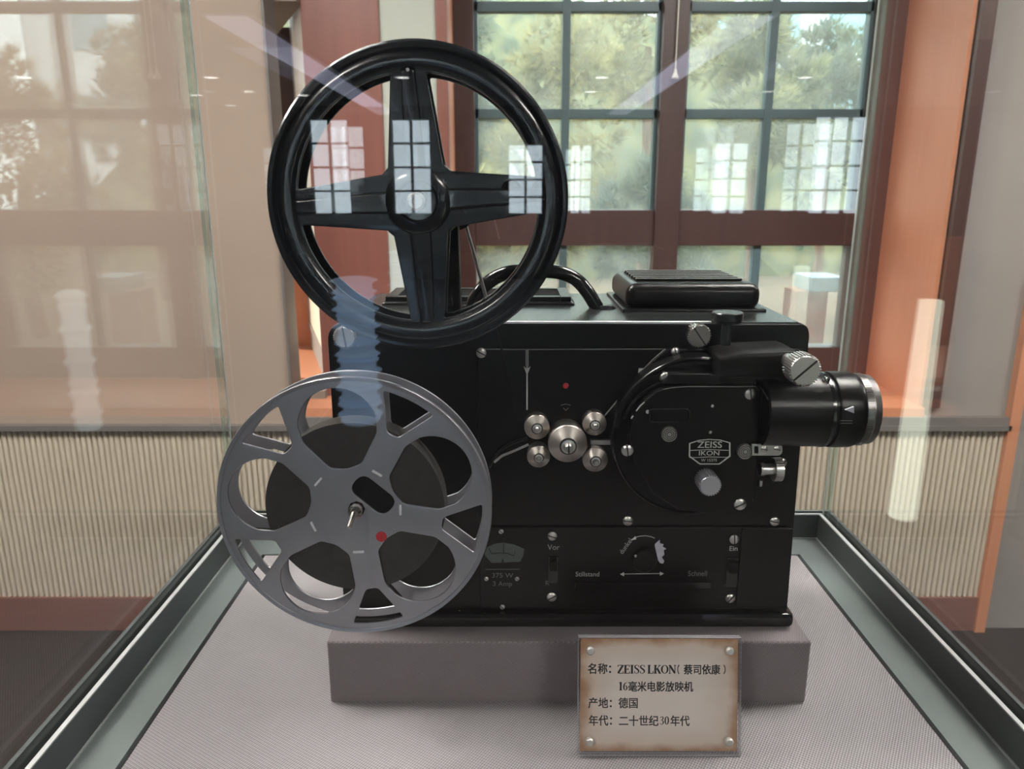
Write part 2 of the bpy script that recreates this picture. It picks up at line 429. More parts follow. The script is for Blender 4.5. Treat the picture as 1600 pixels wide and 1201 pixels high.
def px_text(body, u, v, hpx, Y, bold=0.0, sx=1.0, rot=0.0, th=0.00015):
    """engraved lettering standing on the projector's front, hpx = capital height in pixels"""
    c = P(u, v, Y); k = K(v, Y)
    bm = text_local(body, hpx*k/0.70, th, bold, sx=sx)
    if rot: bmesh.ops.rotate(bm, verts=bm.verts, cent=(0, 0, 0), matrix=Matrix.Rotation(rot, 3, 'Z'))
    stand_up(bm, 0)
    bmesh.ops.translate(bm, verts=bm.verts, vec=c)
    return bm
def px_poly(pts, Y): return [Vector((p.x, p.z)) for p in (P(u, v, Y) for u, v in pts)]
def ribbon(pts2, w):
    """thin 2D outline of a line of width w along pts2"""
    pts2 = [Vector(p) for p in pts2]; L, R = [], []
    for i, p in enumerate(pts2):
        d = (pts2[min(i+1, len(pts2)-1)]-pts2[max(i-1, 0)]).normalized(); n = Vector((-d.y, d.x))*w/2
        L.append(p+n); R.append(p-n)
    return L+R[::-1]
def px_line(pts, wpx, Y, th=0.0002):
    k = K(pts[0][1], Y)
    return plate([ribbon(px_poly(pts, Y), wpx*k)], Y-th, Y)

# ================================================================== THE ROOM
HX0, HX1, HY = -7.0, 8.0, -13.0
WY, WINY = 2.40, 2.83
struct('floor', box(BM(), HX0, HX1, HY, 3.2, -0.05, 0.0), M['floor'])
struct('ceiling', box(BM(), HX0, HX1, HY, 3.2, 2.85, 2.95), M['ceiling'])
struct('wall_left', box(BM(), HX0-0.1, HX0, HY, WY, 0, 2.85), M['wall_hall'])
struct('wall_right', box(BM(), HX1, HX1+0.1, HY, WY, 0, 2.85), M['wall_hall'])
SILL = 0.813
bm = BM()
box(bm, HX0, -0.715, WY, WY+0.10, 0, 2.85)                # left of the recess
box(bm, 1.349, HX1, WY, WY+0.43, 0, 2.85, mi=1)           # right of the recess
box(bm, -0.715, 1.349, WY, WY+0.43, 0, SILL-0.035)        # below the recess
struct('wall_back', bm, [M['wall'], M['wall_grey']])
struct('trim_1', box(BM(), -0.715, 1.349, WY-0.012, WINY, SILL-0.035, SILL, 0.004), M['orange_wood'])     # sill board
bm = BM(); box(bm, HX0, 1.63, WY-0.03, WY, 0.738, 0.756); box(bm, -0.714, 1.63, WY-0.026, WY, 0.756, SILL-0.03)
struct('trim_2', bm, M['cap'])                            # cap over the fluted panelling
bm = BM(); N = 0; x = HX0+0.05; pitch = 0.0186
pts = []
while x < 1.63:
    for k in range(5):
        a = PI*k/5; pts.append((x+pitch*0.5-math.cos(a)*pitch*0.37, WY-0.006-math.sin(a)*0.008))
    pts += [(x+pitch*0.87, WY-0.006), (x+pitch*0.89, WY-0.0005), (x+pitch*1.11, WY-0.0005), (x+pitch*1.13, WY-0.006)]; x += pitch
lo = [bm.verts.new((p[0], p[1], 0.13)) for p in pts]; hi = [bm.verts.new((p[0], p[1], 0.738)) for p in pts]
for i in range(len(pts)-1): bm.faces.new((lo[i], lo[i+1], hi[i+1], hi[i]))
struct('trim_3', bm, M['fluted'], angle=60)               # fluted panelling
struct('baseboard_back', box(BM(), HX0, 1.63, WY-0.02, WY, 0, 0.13, 0.003), M['base'])
struct('trim_4', box(BM(), 1.62, 1.655, WY-0.03, WY, 0, 2.85), M['orange_wood'])
struct('trim_5', box(BM(), 1.349, 1.392, WY-0.02, WY+0.01, SILL, 2.85, 0.003), M['dark_wood'])
struct('trim_6', box(BM(), -0.722, -0.7135, WY-0.012, WY+0.10, SILL-0.14, 2.85, 0.002), M['cap'])
struct('trim_7', box(BM(), 1.337, 1.349, WY+0.01, WINY-0.03, SILL, 2.85), M['lit_reveal_wood'])     # right reveal board
# the pier left of the window, its panelling and the splayed reveal beyond it
PY = 2.55
bm = BM(); box(bm, -0.635, -0.215, PY, WINY, SILL, 2.85); struct('wall_left_pier', bm, M['grey_plaster'])
struct('trim_8', box(BM(), -0.648, -0.408, PY-0.012, PY, SILL, 2.85, 0.003), M['red_wood'])
bm = BM(); box(bm, -0.236, -0.2, PY-0.012, PY+0.02, SILL, 2.85, 0.003); struct('trim_9', bm, M['red_wood'])
struct('trim_16', box(BM(), -0.215, -0.2, PY+0.02, WINY, SILL, 2.85), M['lit_reveal_wood'])  # window side of the casing, its daylight painted in
bm = BM(); prism(bm, [(-0.648, PY), (-0.84, 3.13), (-0.80, 3.14), (-0.60, PY+0.02)], 'z', 0.975, 2.85); struct('wall_left_reveal', bm, M['cream'])
bm = BM(); prism(bm, [(-0.648, PY), (-0.845, 3.13), (-0.80, 3.14), (-0.60, PY+0.02)], 'z', 0.945, 0.975)
prism(bm, [(-0.832, 3.10), (-0.850, 3.15), (-0.80, 3.16), (-0.79, 3.10)], 'z', 0.945, 2.85)
prism(bm, [(-0.648, PY), (-0.84, 3.13), (-0.80, 3.14), (-0.60, PY+0.02)], 'z', 0.87, 0.945); struct('trim_10', bm, M['stone'])
bm = BM(); box(bm, -1.10, -0.84, 3.14, 3.2, 0.87, 1.32); struct('trim_11', bm, M['orange_wood'])
bm = BM(); box(bm, -1.10, -0.84, 3.14, 3.2, 1.32, 2.1); struct('trim_15', bm, M['dark_wood'])
bm = BM(); prism(bm, [(-0.60, PY), (-0.70, PY), (-0.78, PY+0.05), (-1.2, 3.2), (-0.8, 3.2)], 'z', 0.84, 0.87); struct('trim_12', bm, M['orange_wood'])
struct('trim_13', box(BM(), -1.2, -0.635, WY+0.10, 3.2, SILL-0.03, 0.84), M['stone'])
bm = BM(); prism(bm, [(-0.648, PY), (-0.9, 3.1), (-1.2, 3.1), (-1.2, WY+0.1), (-0.648, WY+0.1)], 'z', 2.05, 2.85); struct('trim_14', bm, M['stone'])

# ---- the big window
win = empty('window_1', (0.55, WINY, SILL)); win['kind'] = 'structure'
gx = [-0.13, 0.178, 0.198, 0.505, 0.603, 0.885, 0.910, 1.222]
zt = CAMZ
bars = [zt+0.948, zt+0.604, zt+0.260]                 # slender bars
fy0, fy1 = WINY-0.03, WINY+0.05
bm = BM()
box(bm, -0.20, -0.13, fy0, fy1, SILL, 2.85, 0.003)
box(bm, 1.232, 1.349, fy0, fy1, SILL, 2.85, 0.003)
box(bm, 0.510, 0.598, fy0-0.02, fy1, SILL, 2.85, 0.003)
box(bm, -0.13, 1.232, fy0, fy1, zt-0.195, zt-0.068, 0.003)
box(bm, -0.13, 1.232, fy0, fy1, SILL, zt-0.57, 0.003)
box(bm, -0.13, 1.232, fy0, fy1, 2.76, 2.85)
obj('frame', bm, M['dark_wood'], win)
for a, b in ((-0.13, 0.51), (0.598, 1.232)):
    bm = BM()
    for z in bars: box(bm, a, b, fy0+0.02, fy1-0.02, z-0.016, z+0.016, 0.002)
    m = 0.187 if a < 0 else 0.897
    box(bm, m-0.014, m+0.014, fy0+0.018, fy1-0.02, zt-0.57, 2.76, 0.002)
    box(bm, a, a+0.012, fy0+0.02, fy1-0.02, zt-0.07, 2.76); box(bm, b-0.012, b, fy0+0.02, fy1-0.02, zt-0.07, 2.76)
    obj('sash_bars', bm, M['muntin'], win)
    obj('pane', box(BM(), a, b, WINY+0.008, WINY+0.012, zt-0.57, 2.76), M['pane'], win)
# pull cord in front of the middle post
cp = P(1055, 118, WINY-0.07)
cord = empty('pull_cord', (cp.x, cp.y, cp.z), 'thin cream pull cord with a small bell-shaped end, before the dark middle window post', 'cord')
obj('cord', tube(BM(), [cp, (cp.x, cp.y, 2.85)], 0.0022, 8), M['cord'], cord)
obj('pull', lathe(BM(), [(0, 0.022), (0.004, 0.02), (0.006, 0.008), (0.013, -0.006), (0.011, -0.010), (0, -0.011)], cp, (0, 0, 1), 20), M['cord'], cord)

# ---- the far end of the hall behind the camera: wall with tall windows
hw = [(-3.39, -2.73, 0.30, 1.15), (-2.02, -1.36, 0.30, 1.15), (-0.07, 0.53, -0.2, 0.72), (0.98, 1.36, -0.2, 0.72), (3.4, 4.0, -0.35, 0.78), (5.05, 5.95, -0.45, 1.2)]
hw = [(a, b, -0.40, max(d, 0.75)) for a, b, c, d in hw]
bm = BM(); xs = HX0
for a, b, c, d in hw:
    box(bm, xs, a, HY-0.2, HY, 0, 2.85); box(bm, a, b, HY-0.2, HY, 0, CAMZ+c); box(bm, a, b, HY-0.2, HY, CAMZ+d, 2.85); xs = b
box(bm, xs, HX1, HY-0.2, HY, 0, 2.85)
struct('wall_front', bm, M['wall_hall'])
for i, (a, b, c, d) in enumerate(hw):
    w = empty('window_%d' % (i+2), ((a+b)/2, HY-0.1, CAMZ+c)); w['kind'] = 'structure'
    bm = BM(); n = 3 if b-a > 0.8 else 2
    for k in range(n+1):
        x = a+(b-a)*k/n; box(bm, x-0.022, x+0.022, HY-0.14, HY-0.06, CAMZ+c, CAMZ+d)
    for k in range(5):
        z = CAMZ+c+(d-c)*k/4; box(bm, a, b, HY-0.135, HY-0.065, z-0.018, z+0.018)
    obj('frame', bm, M['muntin'], w)
    obj('pane', box(BM(), a, b, HY-0.104, HY-0.100, CAMZ+c, CAMZ+d), M['hall_pane'], w)

# ---- hall ceiling: added fill panels, then its own lamps
k = 0
for x, y, desc in ((-1.3, -2.0, 'back row on the left, furthest from the window'), (1.4, -2.0, 'back row on the right, furthest from the window'),
                   (-2.3, 0.95, 'front row, first from the left wall'), (-0.8, 0.95, 'front row, second from the left wall'),
                   (0.85, 0.95, 'front row, third from the left wall'), (2.4, 0.95, 'front row, last from the left wall')):
    t = empty('added_fill_panel', (x, y, 2.85), 'added ceiling fill panel of the ' + desc, 'ceiling light', 'added fill panels on the ceiling')  # unseen panels, added to fill the room with soft light
    bm = BM()
    for a, b, c, d in ((-.32, .32, -.32, -.30), (-.32, .32, .30, .32), (-.32, -.30, -.30, .30), (.30, .32, -.30, .30)):
        box(bm, x+a, x+b, y+c, y+d, 2.825, 2.85)
    obj('frame', bm, M['white_paint'], t)
    obj('diffuser', box(BM(), x-.30, x+.30, y-.30, y+.30, 2.832, 2.842), M['fill_panel'], t)
for x, y, desc in ((-6.0, -9.7, 'far left'), (-3.7, -9.7, 'left, before the tall windows'), (-1.35, -9.7, 'middle'), (1.1, -9.7, 'right of the middle'), (3.6, -9.7, 'far right'),
                   (-4.6, -11.5, 'rear left'), (-3.05, -11.5, 'rear left of the middle'), (1.95, -11.5, 'rear right')):
    t = empty('recessed_downlight', (x, y, 2.85), 'small round recessed downlight in the hall ceiling, ' + desc, 'ceiling light', 'round downlights of the hall')
    obj('trim_ring', lathe(BM(), [(0.085, 0.0), (0.11, 0.0), (0.105, -0.012), (0.085, -0.012), (0.085, 0.0)], (x, y, 2.85), (0, 0, 1), 24), M['white_paint'], t)
    obj('lamp', lathe(BM(), [(0, -0.006), (0.085, -0.006), (0.085, 0), (0, 0)], (x, y, 2.85), (0, 0, 1), 24), M['downlight'], t)
for x, y0, y1, lab in ((-2.25, -12.8, -6.2, 'long pale blue cove light along the left of the hall ceiling'), (1.9, -12.8, -6.2, 'long pale blue cove light along the right of the hall ceiling')):
    t = empty('cove_light', (x, (y0+y1)/2, 2.85), lab, 'ceiling light')
    obj('housing', box(BM(), x-0.20, x+0.20, y0, y1, 2.83, 2.85), M['white_paint'], t)
    obj('diffuser', box(BM(), x-0.16, x+0.16, y0+.02, y1-.02, 2.815, 2.83), M['cove_light'], t)

def added_column_lamp(x, y, z0, z1, r, mkey, label, ribs=0):  # lamps made up to give the pale upright reflections in the glass
    t = empty('added_lamp', (x, y, 0), label, 'lamp', 'lamps added behind the visitor for their reflections')
    obj('base', lathe(BM(), [(r*1.5, 0), (r*1.5, 0.02), (r*1.2, 0.03), (0, 0.03)], (x, y, 0), (0, 0, 1), 32), M['frame_metal'], t)
    obj('stem', tube(BM(), [(x, y, 0.03), (x, y, z0)], 0.012, 12), M['frame_metal'], t)
    if ribs:
        prf = [(0.02, 0)]
        for i in range(ribs):
            h = (z1-z0)*i/ribs; d = (z1-z0)/ribs
            prf += [(r*0.74, h), (r*(0.86+0.14*math.sin(i*2.3)), h+d*0.5)]
        prf += [(r*0.6, z1-z0), (0.02, z1-z0)]
    else: prf = [(0.0, 0), (r*0.98, 0), (r, 0.004), (r*0.8, z1-z0-0.004), (r*0.78, z1-z0), (0, z1-z0)]
    obj('glow_shade', lathe(BM(), prf, (x, y, z0), (0, 0, 1), 32), M[mkey], t)
added_column_lamp(1.655, -2.69, 0.16, 1.08, 0.055, 'glow_green', 'added slim upright lamp with a smooth pale green-white shade')
added_column_lamp(-0.62, -2.69, 0.58, 1.17, 0.095, 'glow_blue', 'added lamp with a pleated pale blue shade, nearer the middle of the hall', 26)
added_column_lamp(-1.74, -2.69, 0.55, 1.12, 0.06, 'glow_dim', 'added dim lamp with a pleated shade, at the left of the hall', 13)
# ================================================================== OUTSIDE
struct('added_sun_block', box(BM(), -3.0, 4.0, WINY, 4.0, 2.95, 3.05), M['stone'])  # unseen slab, added to keep the sun off the main window
struct('ground', box(BM(), -30, 30, 3.3, 40, -0.3, -0.1), M['ground'])
def crown_bm(seed, rx, ry, rz, tufts, nb, ln):
    rnd = random.Random(seed); bm = BM()
    clumps = []
    for i in range(16):
        a = rnd.uniform(0, 2*PI); h = rnd.uniform(-1, 1); r = math.sqrt(max(0, 1-h*h))*rnd.uniform(0.35, 0.9)
        clumps.append(Vector((math.cos(a)*r*rx, math.sin(a)*r*ry, h*rz*0.85)))
    for i in range(tufts):
        c = rnd.choice(clumps); s = 0.38
        d = Vector((rnd.gauss(0, 1), rnd.gauss(0, 1), rnd.gauss(0, 1))).normalized()
        p = c+Vector((d.x*rx*s, d.y*ry*s, d.z*rz*s*0.8))*rnd.uniform(0.5, 1.0)
        out = (d+Vector((0, 0, 0.5))).normalized()
        for j in range(nb):
            e = (out*1.3+Vector((rnd.gauss(0, .7), rnd.gauss(0, .7), rnd.gauss(0, .7)))).normalized()
            w = e.orthogonal().normalized(); w = Matrix.Rotation(rnd.uniform(0, PI), 3, e) @ w
            L = ln*rnd.uniform(0.6, 1.2)
            bm.faces.new((bm.verts.new(p-w*L*0.07), bm.verts.new(p+w*L*0.07), bm.verts.new(p+e*L)))
    return bm
crowns = []
for s, (rx, ry, rz) in ((1, (1.0, 0.8, 1.2)), (2, (1.1, 0.8, 0.95)), (3, (0.8, 0.8, 1.0))):
    bm = crown_bm(s, rx, ry, rz, 1500, 9, 0.16)
    me = bpy.data.meshes.new('crown'); bm.to_mesh(me); bm.free(); crowns.append(me)
def tree(x, y, top, ci, sc, mkey, label):
    rz = (1.2, 0.95, 1.0)[ci]*sc*1.25
    t = empty('pine_tree', (x, y, -0.1), label, 'tree', 'pines outside the window')
    me = crowns[ci].copy(); me.materials.clear(); me.materials.append(M[mkey])
    o = bpy.data.objects.new('crown', me); COL.objects.link(o); o.parent = t
    o.scale = (sc, sc, sc); o.location = (0, 0, top-rz+0.1); o.rotation_euler = (0, 0, x*3.1)
    pts = [(x, y, -0.1), (x+0.05, y, 0.5), (x-0.04, y+0.03, max(0.8, top-rz))]
    obj('trunk', tube(BM(), smooth_path(pts, 4), [0.09]*4+[0.07]*4+[0.05], 8), M['bark'], t)
tree(-0.35, 6.1, 1.75, 2, 0.62, 'needles_yellow', 'small yellow pine shrub low beside the left window frame')
tree(1.05, 5.9, 1.85, 2, 0.66, 'needles_blue', 'low dark pine shrub in the lower left panes, nearest the glass')
tree(4.3, 6.3, 1.7, 1, 0.55, 'needles', 'low spreading pine shrub beyond the right window frame')
tree(-1.6, 8.3, 3.7, 1, 0.92, 'needles', 'bushy pine standing behind the grey pier')
tree(0.5, 8.2, 3.35, 0, 0.92, 'needles_yellow', 'yellow-green pine filling the upper left panes')
tree(2.55, 8.3, 3.5, 1, 0.92, 'needles', 'green pine behind the dark middle window post')
tree(4.6, 8.4, 3.0, 0, 0.90, 'needles_yellow', 'yellow-tipped pine in the right panes, below the white building')
tree(-0.7, 11.2, 4.5, 0, 1.1, 'needles_blue', 'hazy bluish pine at the top of the left panes')
tree(1.9, 11.2, 4.7, 1, 1.1, 'needles_yellow', 'tallest pine, far behind the middle window post, with pale tips')
tree(4.5, 11.4, 3.9, 2, 1.1, 'needles_blue', 'distant bluish pine right of the middle post')
bm = BM(); bmesh.ops.create_uvsphere(bm, u_segments=64, v_segments=32, radius=1.0)
for v in bm.verts:
    n = 1+0.07*math.sin(v.co.x*23+v.co.y*17)*math.cos(v.co.z*19)
    v.co = Vector((-1.5+10*v.co.x*n, 17.5+3.4*v.co.y*n, -0.2+5.6*max(v.co.z, -0.02)*n))
struct('hill', bm, M['needles'])
bd = empty('distant_building', (6.0, 23.0, -0.1), 'white distant building with pale windows, high in the right panes', 'building')
obj('walls', box(BM(), 4.6, 13.0, 23.0, 27.0, -0.1, 9.0), M['facade'], bd)
obj('roof', box(BM(), 4.5, 13.1, 22.9, 27.1, 9.0, 9.2), M['white_paint'], bd)
for x in (5.2, 7.0, 8.8, 10.6):
    for z in (2.9, 5.3, 7.3): obj('window', box(BM(), x, x+1.0, 22.93, 23.0, z, z+1.2, 0.0), M['facade_glass'], bd)
gp = P(1262, 540, 5.6)
gpz = P(1262, 455, 5.6).z; gph = P(1262, 432, 5.6).z
pl = empty('garden_pillar', (gp.x, 5.7, -0.1), 'low reddish brick pillar with a pale stone cap, outside the lower right pane', 'pillar')
k5 = K(450, 5.6)
obj('shaft', box(BM(), gp.x-26*k5, gp.x+24*k5, 5.6, 5.85, -0.1, gpz), M['brick'], pl)
obj('cap', box(BM(), gp.x-8*k5, gp.x+46*k5, 5.55, 5.9, gpz, gph, 0.01), M['pale_cap'], pl)

# ================================================================== DISPLAY CASE
FZ = 1.10
case = empty('display_case', (0.02, 0.5, 0), 'glass museum display case with a dark metal base frame and grey cloth floor', 'display case')
LX, RX, BY, FY = -0.318, 0.362, 0.832, 0.165           # inner faces of the lip
obj('pedestal', box(BM(), LX-0.03, RX+0.03, FY-0.03, BY+0.03, 0, FZ-0.03, 0.004), M['frame_metal'], case)
obj('cloth_floor', box(BM(), -0.279, 0.3223, FY+0.037, 0.787, FZ-0.028, FZ), M['felt'], case)
def ring(bm, ax0, ax1, ay0, ay1, bx0, bx1, by0, by1, z0, z1, mi=0, bev=0.0):
    """rectangular ring: outer a, inner b"""
    box(bm, ax0, bx0, ay0, ay1, z0, z1, bev, 2, mi); box(bm, bx1, ax1, ay0, ay1, z0, z1, bev, 2, mi)
    box(bm, bx0, bx1, ay0, by0, z0, z1, bev, 2, mi); box(bm, bx0, bx1, by1, ay1, z0, z1, bev, 2, mi)
bm = BM(); ring(bm, LX, RX, FY, BY, -0.284, 0.3273, FY+0.032, 0.7915, FZ-0.03, FZ-0.001)
obj('inner_rail', bm, M['rail_metal'], case)
bm = BM(); ring(bm, -0.284, 0.3273, FY+0.032, 0.7915, -0.279, 0.3223, FY+0.037, 0.787, FZ-0.03, FZ-0.012)
obj('shadow_gap', bm, M['gap'], case)
LIP = FZ+0.030
bm = BM(); ring(bm, LX-0.004, RX+0.004, FY-0.004, BY+0.004, LX, RX, FY, BY, FZ-0.03, LIP-0.0012)
ring(bm, LX-0.022, RX+0.022, FY-0.022, BY+0.022, LX-0.0185, RX+0.0185, FY-0.0185, BY+0.0185, FZ-0.03, LIP-0.004)
ring(bm, LX-0.0185, RX+0.0185, FY-0.0185, BY+0.0185, LX-0.004, RX+0.004, FY-0.004, BY+0.004, FZ-0.03, FZ-0.005)
obj('base_frame', bm, M['frame_metal'], case)
bm = BM(); ring(bm, LX-0.004, RX+0.004, FY-0.004, BY+0.004, LX-0.0003, RX+0.0003, FY-0.0003, BY+0.0003, LIP-0.0012, LIP)
ring(bm, LX, RX, FY, BY, LX+0.0012, RX-0.0012, FY+0.0012, BY-0.0012, FZ-0.001, FZ+0.0006)
obj('edge_strip', bm, M['edge_metal'], case)
GT = 1.90
def pane(x0, x1, y0, y1, axis):
    bm = BM(); box(bm, x0, x1, y0, y1, FZ-0.003, GT)
    bm.normal_update()
    for f in bm.faces:
        if abs(f.normal[axis]) < 0.5: f.material_index = 1
    return obj('glass_pane', bm, [M['case_glass'], M['glass_edge']], case)
g0, g1 = 0.0065, 0.0165
pane(LX-g1, LX-g0, FY-g0, BY+g0, 0)
pane(RX+g0, RX+g1, FY-g0, BY+g0, 0)
pane(LX-g1, RX+g1, BY+g0, BY+g1, 1)
pane(LX-g1, RX+g1, FY-g1, FY-g0, 1)
bm = BM(); box(bm, LX-g1, RX+g1, FY-g1, BY+g1, GT, GT+0.01); bm.normal_update()
for f in bm.faces:
    if abs(f.normal.z) < 0.5: f.material_index = 1
obj('top_pane', bm, [M['case_glass'], M['glass_edge']], case)

for x0 in (LX-g0-0.0016, RX+g0):
    obj('corner_seam_glint', box(BM(), x0, x0+0.0016, BY+g0-0.0016, BY+g0, FZ, GT), M['seam'], case)  # pale strip at the glass joint stands in for the bevel's glint
# ---- cloth covered block
BZ = FZ+0.0556
bm = box(BM(), -0.1462, 0.2362, 0.531, 0.765, FZ, BZ, 0.002, 3)
tag(obj('display_block', bm, M['block_cloth']), 'low rectangular block covered in grey canvas, standing under the black projector', 'display block')

# ================================================================== PROJECTOR
YB = 0.556; TOP = CAMZ-0.0951; BACK = 0.722
proj = empty('film_projector', (0.042, 0.64, BZ), 'black vintage film projector with carrying handle and side lens, on the cloth block', 'film projector')
bx0, bx1 = -0.137, 0.2205
prof = fillet([(bx0, BZ+0.010), (bx1+0.004, BZ+0.010), (bx1, TOP), (bx0, TOP)], [0.002, 0.002, 0.010, 0.014], 8)
obj('body', plate([prof], YB, BACK, 0.0012), M['black'], proj)
pr = fillet([(bx0-0.004, BZ+0.001), (bx1+0.0075, BZ+0.001), (bx1+0.0075, BZ+0.0145), (bx0-0.004, BZ+0.0145)], 0.006, 6)
obj('base', plate([pr], YB-0.008, BACK+0.004, 0.004), M['black_gloss'], proj)
for x in (bx0+0.012, bx1-0.004):
    for y in (YB+0.006, BACK-0.012):
        obj('foot', lathe(BM(), [(0, 0), (0.008, 0), (0.009, 0.002), (0.009, 0.006), (0, 0.006)], (x, y, BZ), (0, 0, 1), 20), M['black_matte'], proj)
# raised front panel and the lower control panel
YP = YB-0.003
a = P(745, 545, YP); b = P(1240, 821, YP)
front = plate([fillet([(a.x, b.z), (bx1-0.002, b.z), (bx1-0.002, a.z), (a.x, a.z)], 0.003)], YP, YB, 0.0008)
obj('front_panel', front, M['black'], proj)
c = P(1232, 950, YP)
d = P(750, 826, YP)
obj('control_panel', plate([fillet([(d.x, c.z), (bx1-0.002, c.z), (bx1-0.002, b.z-0.0015), (d.x, b.z-0.0015)], 0.003)], YP, YB, 0.0008), M['black'], proj)
e0 = P(1160, 826, YP-.002); e1 = P(1228, 948, YP-.002)
obj('switch_panel', plate([fillet([(e0.x, e1.z), (e1.x, e1.z), (e1.x, e0.z), (e0.x, e0.z)], 0.002)], YP-0.0015, YP, 0.0006), M['black'], proj)

def screw(u, v, r, Y, ang=0.6, m='steel', parent=None, name='screw'):
    k = K(v, Y); p = P(u, v, Y); R = r*k; h = R*0.5
    bm = BM(); lathe(bm, [(R, 0), (R, h*0.5), (R*0.8, h*0.85), (R*0.4, h), (0, h)], p, (0, -1, 0), 20)
    s = BM(); box(s, -R*0.95, R*0.95, -h-R*0.04, -h*0.4, -R*0.11, R*0.11, mi=1)
    join(bm, s, Matrix.Translation(p) @ Matrix.Rotation(ang, 4, 'Y'))
    return obj(name, bm, [M[m], M['slot']], parent or proj)
def knurl_poly(cx, cz, r, n=36, depth=0.11):
    out = []
    for i in range(n):
        for f, q in ((0.0, 1), (0.45, 1), (0.55, 1-depth), (0.95, 1-depth)):
            a = 2*PI*(i+f)/n; out.append(Vector((cx+r*q*math.cos(a), cz+r*q*math.sin(a))))
    return out
def thumb(u, v, r, Yf, Yb, ang=None, m='steel', n=34, name='thumb_screw', stem=None):
    """knurled round head whose face stands at depth Yf; slot across the face if ang is given"""
    k = K(v, Yf); p = P(u, v, Yf); R = r*k
    bm = plate([knurl_poly(p.x, p.z, R, n)], Yf, Yb, R*0.05)
    lathe(bm, [(0, 0.0003), (R*0.86, 0.0003), (R*0.9, -0.0005)], (p.x, Yf, p.z), (0, -1, 0), 32)
    if ang is not None:
        s = BM(); box(s, -R*0.9, R*0.9, -0.0006, 0.0, -R*0.06, R*0.06, mi=1)
        join(bm, s, Matrix.Translation(p) @ Matrix.Rotation(ang, 4, 'Y'))
    if stem: lathe(bm, [(R*0.45, 0), (R*0.45, stem-Yb)], (p.x, stem, p.z), (0, -1, 0), 20)
    return obj(name, bm, [M[m], M['slot']], proj)

screw(752, 551, 8, YP, 0.5)
for u, v, r, ang in ((863, 837, 7.5, 0.3), (862, 932, 7.5, -0.5), (1147, 842, 7.5, 1.5), (1141, 934, 7.5, -0.9), (1210, 814, 7.5, 0.2), (981, 813, 8, 0.1), (1055, 549, 7, 1.3)):
    screw(u, v, r, YP, ang)
for u, v, r in ((783, 830, 4), (760, 904, 3.5), (808, 904, 3.5), (785, 948, 4), (718, 955, 2), (744, 957, 2), (767, 956, 2)):
    screw(u, v, r, YP, 0.8)
thumb(538, 527, 18, YB-0.005, YB, 1.45, 'steel', 34)
thumb(1093, 525, 19, YB-0.012, YB-0.002, 0.95, 'chrome', 30, stem=YB)

obj('top_plate', box(BM(), bx0+0.012, bx1-0.008, YB+0.002, BACK-0.002, TOP-0.002, TOP+0.0006, 0.0004), M['top_lacquer'], proj)
# ---- top fittings: handle, grille lid, lamp house cover
HYc = 0.627
hp = [(737, 484), (741, 470), (752, 452), (770, 436), (793, 426), (820, 423), (852, 423), (880, 427), (902, 438), (918, 456), (929, 474), (936, 486)]
pts = [P(u, v, HYc) for u, v in hp]
bm = tube(BM(), smooth_path(pts, 5), 11.0*K(430, HYc), 16)
obj('carrying_handle', bm, M['black_gloss'], proj)
for u, v in ((735, 486), (952, 487)):
    p = P(u, v, 0.622)
    bm = lathe(BM(), [(0.010, 0), (0.010, 0.0012), (0.007, 0.003), (0, 0.0035)], (p.x-(0.004 if u > 800 else 0), HYc, TOP), (0, 0, 1), 24)
    obj('handle_flange', bm, M['black_gloss'], proj)
def slatted(name, x0, x1, y0, y1, z0, z1, m, rim=0.010, n=7, bev=0.003):
    bm = BM()
    box(bm, x0, x1, y0, y1, z0, z1-0.004, bev, 3)
    cover = obj(name, bm, M[m], proj)
    bm = BM(); ring(bm, x0+bev, x1-bev, y0+bev, y1-bev, x0+rim, x1-rim, y0+rim, y1-rim, z1-0.005, z1, bev=0.0007)
    obj('top_frame', bm, M[m], cover)
    bm = BM(); w = (y1-y0-2*rim)/n
    for i in range(n):
        yy = y0+rim+w*(i+0.5)
        s = BM(); box(s, x0+rim, x1-rim, -w*0.26, w*0.26, -0.0007, 0.0007, 0.0005, 3)
        join(bm, s, Matrix.Translation((0, yy, z1-0.0015)) @ Matrix.Rotation(-0.35, 4, 'X'))
    obj('louvre', bm, M['gap'], cover)
    return cover
ga = P(588, 489, 0.617); gb = P(904, 489, 0.617)
slatted('vent_lid', ga.x, gb.x-0.001, 0.642, 0.712, TOP-0.001, TOP+0.0075, 'black', 0.012, 6)
# lamp house cover with flange, rounded box and louvres
lx0, lx1 = P(985, 487, 0.61).x-0.0035, P(1187, 487, 0.61).x+0.001
bm = BM(); box(bm, lx0-0.0035, lx1+0.0035, 0.606, 0.714, TOP-0.001, TOP+0.003, 0.0014, 2)
lamp = obj('lamp_house_cover', bm, M['black'], proj)
bm = BM(); box(bm, lx0, lx1, 0.610, 0.710, TOP+0.001, TOP+0.0225, 0.0085, 6)
obj('hood', bm, M['black'], lamp)
hx0, hx1, hy0, hy1, hz = lx0+0.010, lx1-0.012, 0.622, 0.700, TOP+0.0225
bm = BM()
for i in range(6):
    yy = hy0+(hy1-hy0)*(i+0.5)/6
    s = BM(); box(s, hx0, hx1, -0.0026, 0.0026, -0.0008, 0.0008, 0.0006, 3)
    join(bm, s, Matrix.Translation((0, yy, hz+0.0011)) @ Matrix.Rotation(-0.35, 4, 'X'))
obj('louvre', bm, M['gap'], lamp)
bm = BM()
for i in range(6):
    yy = hy0+(hy1-hy0)*(i+0.5)/6
    box(bm, hx0, hx1, yy+0.0008, yy+0.0046, hz+0.0016, hz+0.0024, 0.0003)
obj('louvre_highlight', bm, M['dark_steel'], lamp)  # steel lips added for the light caught on the slats' top edges
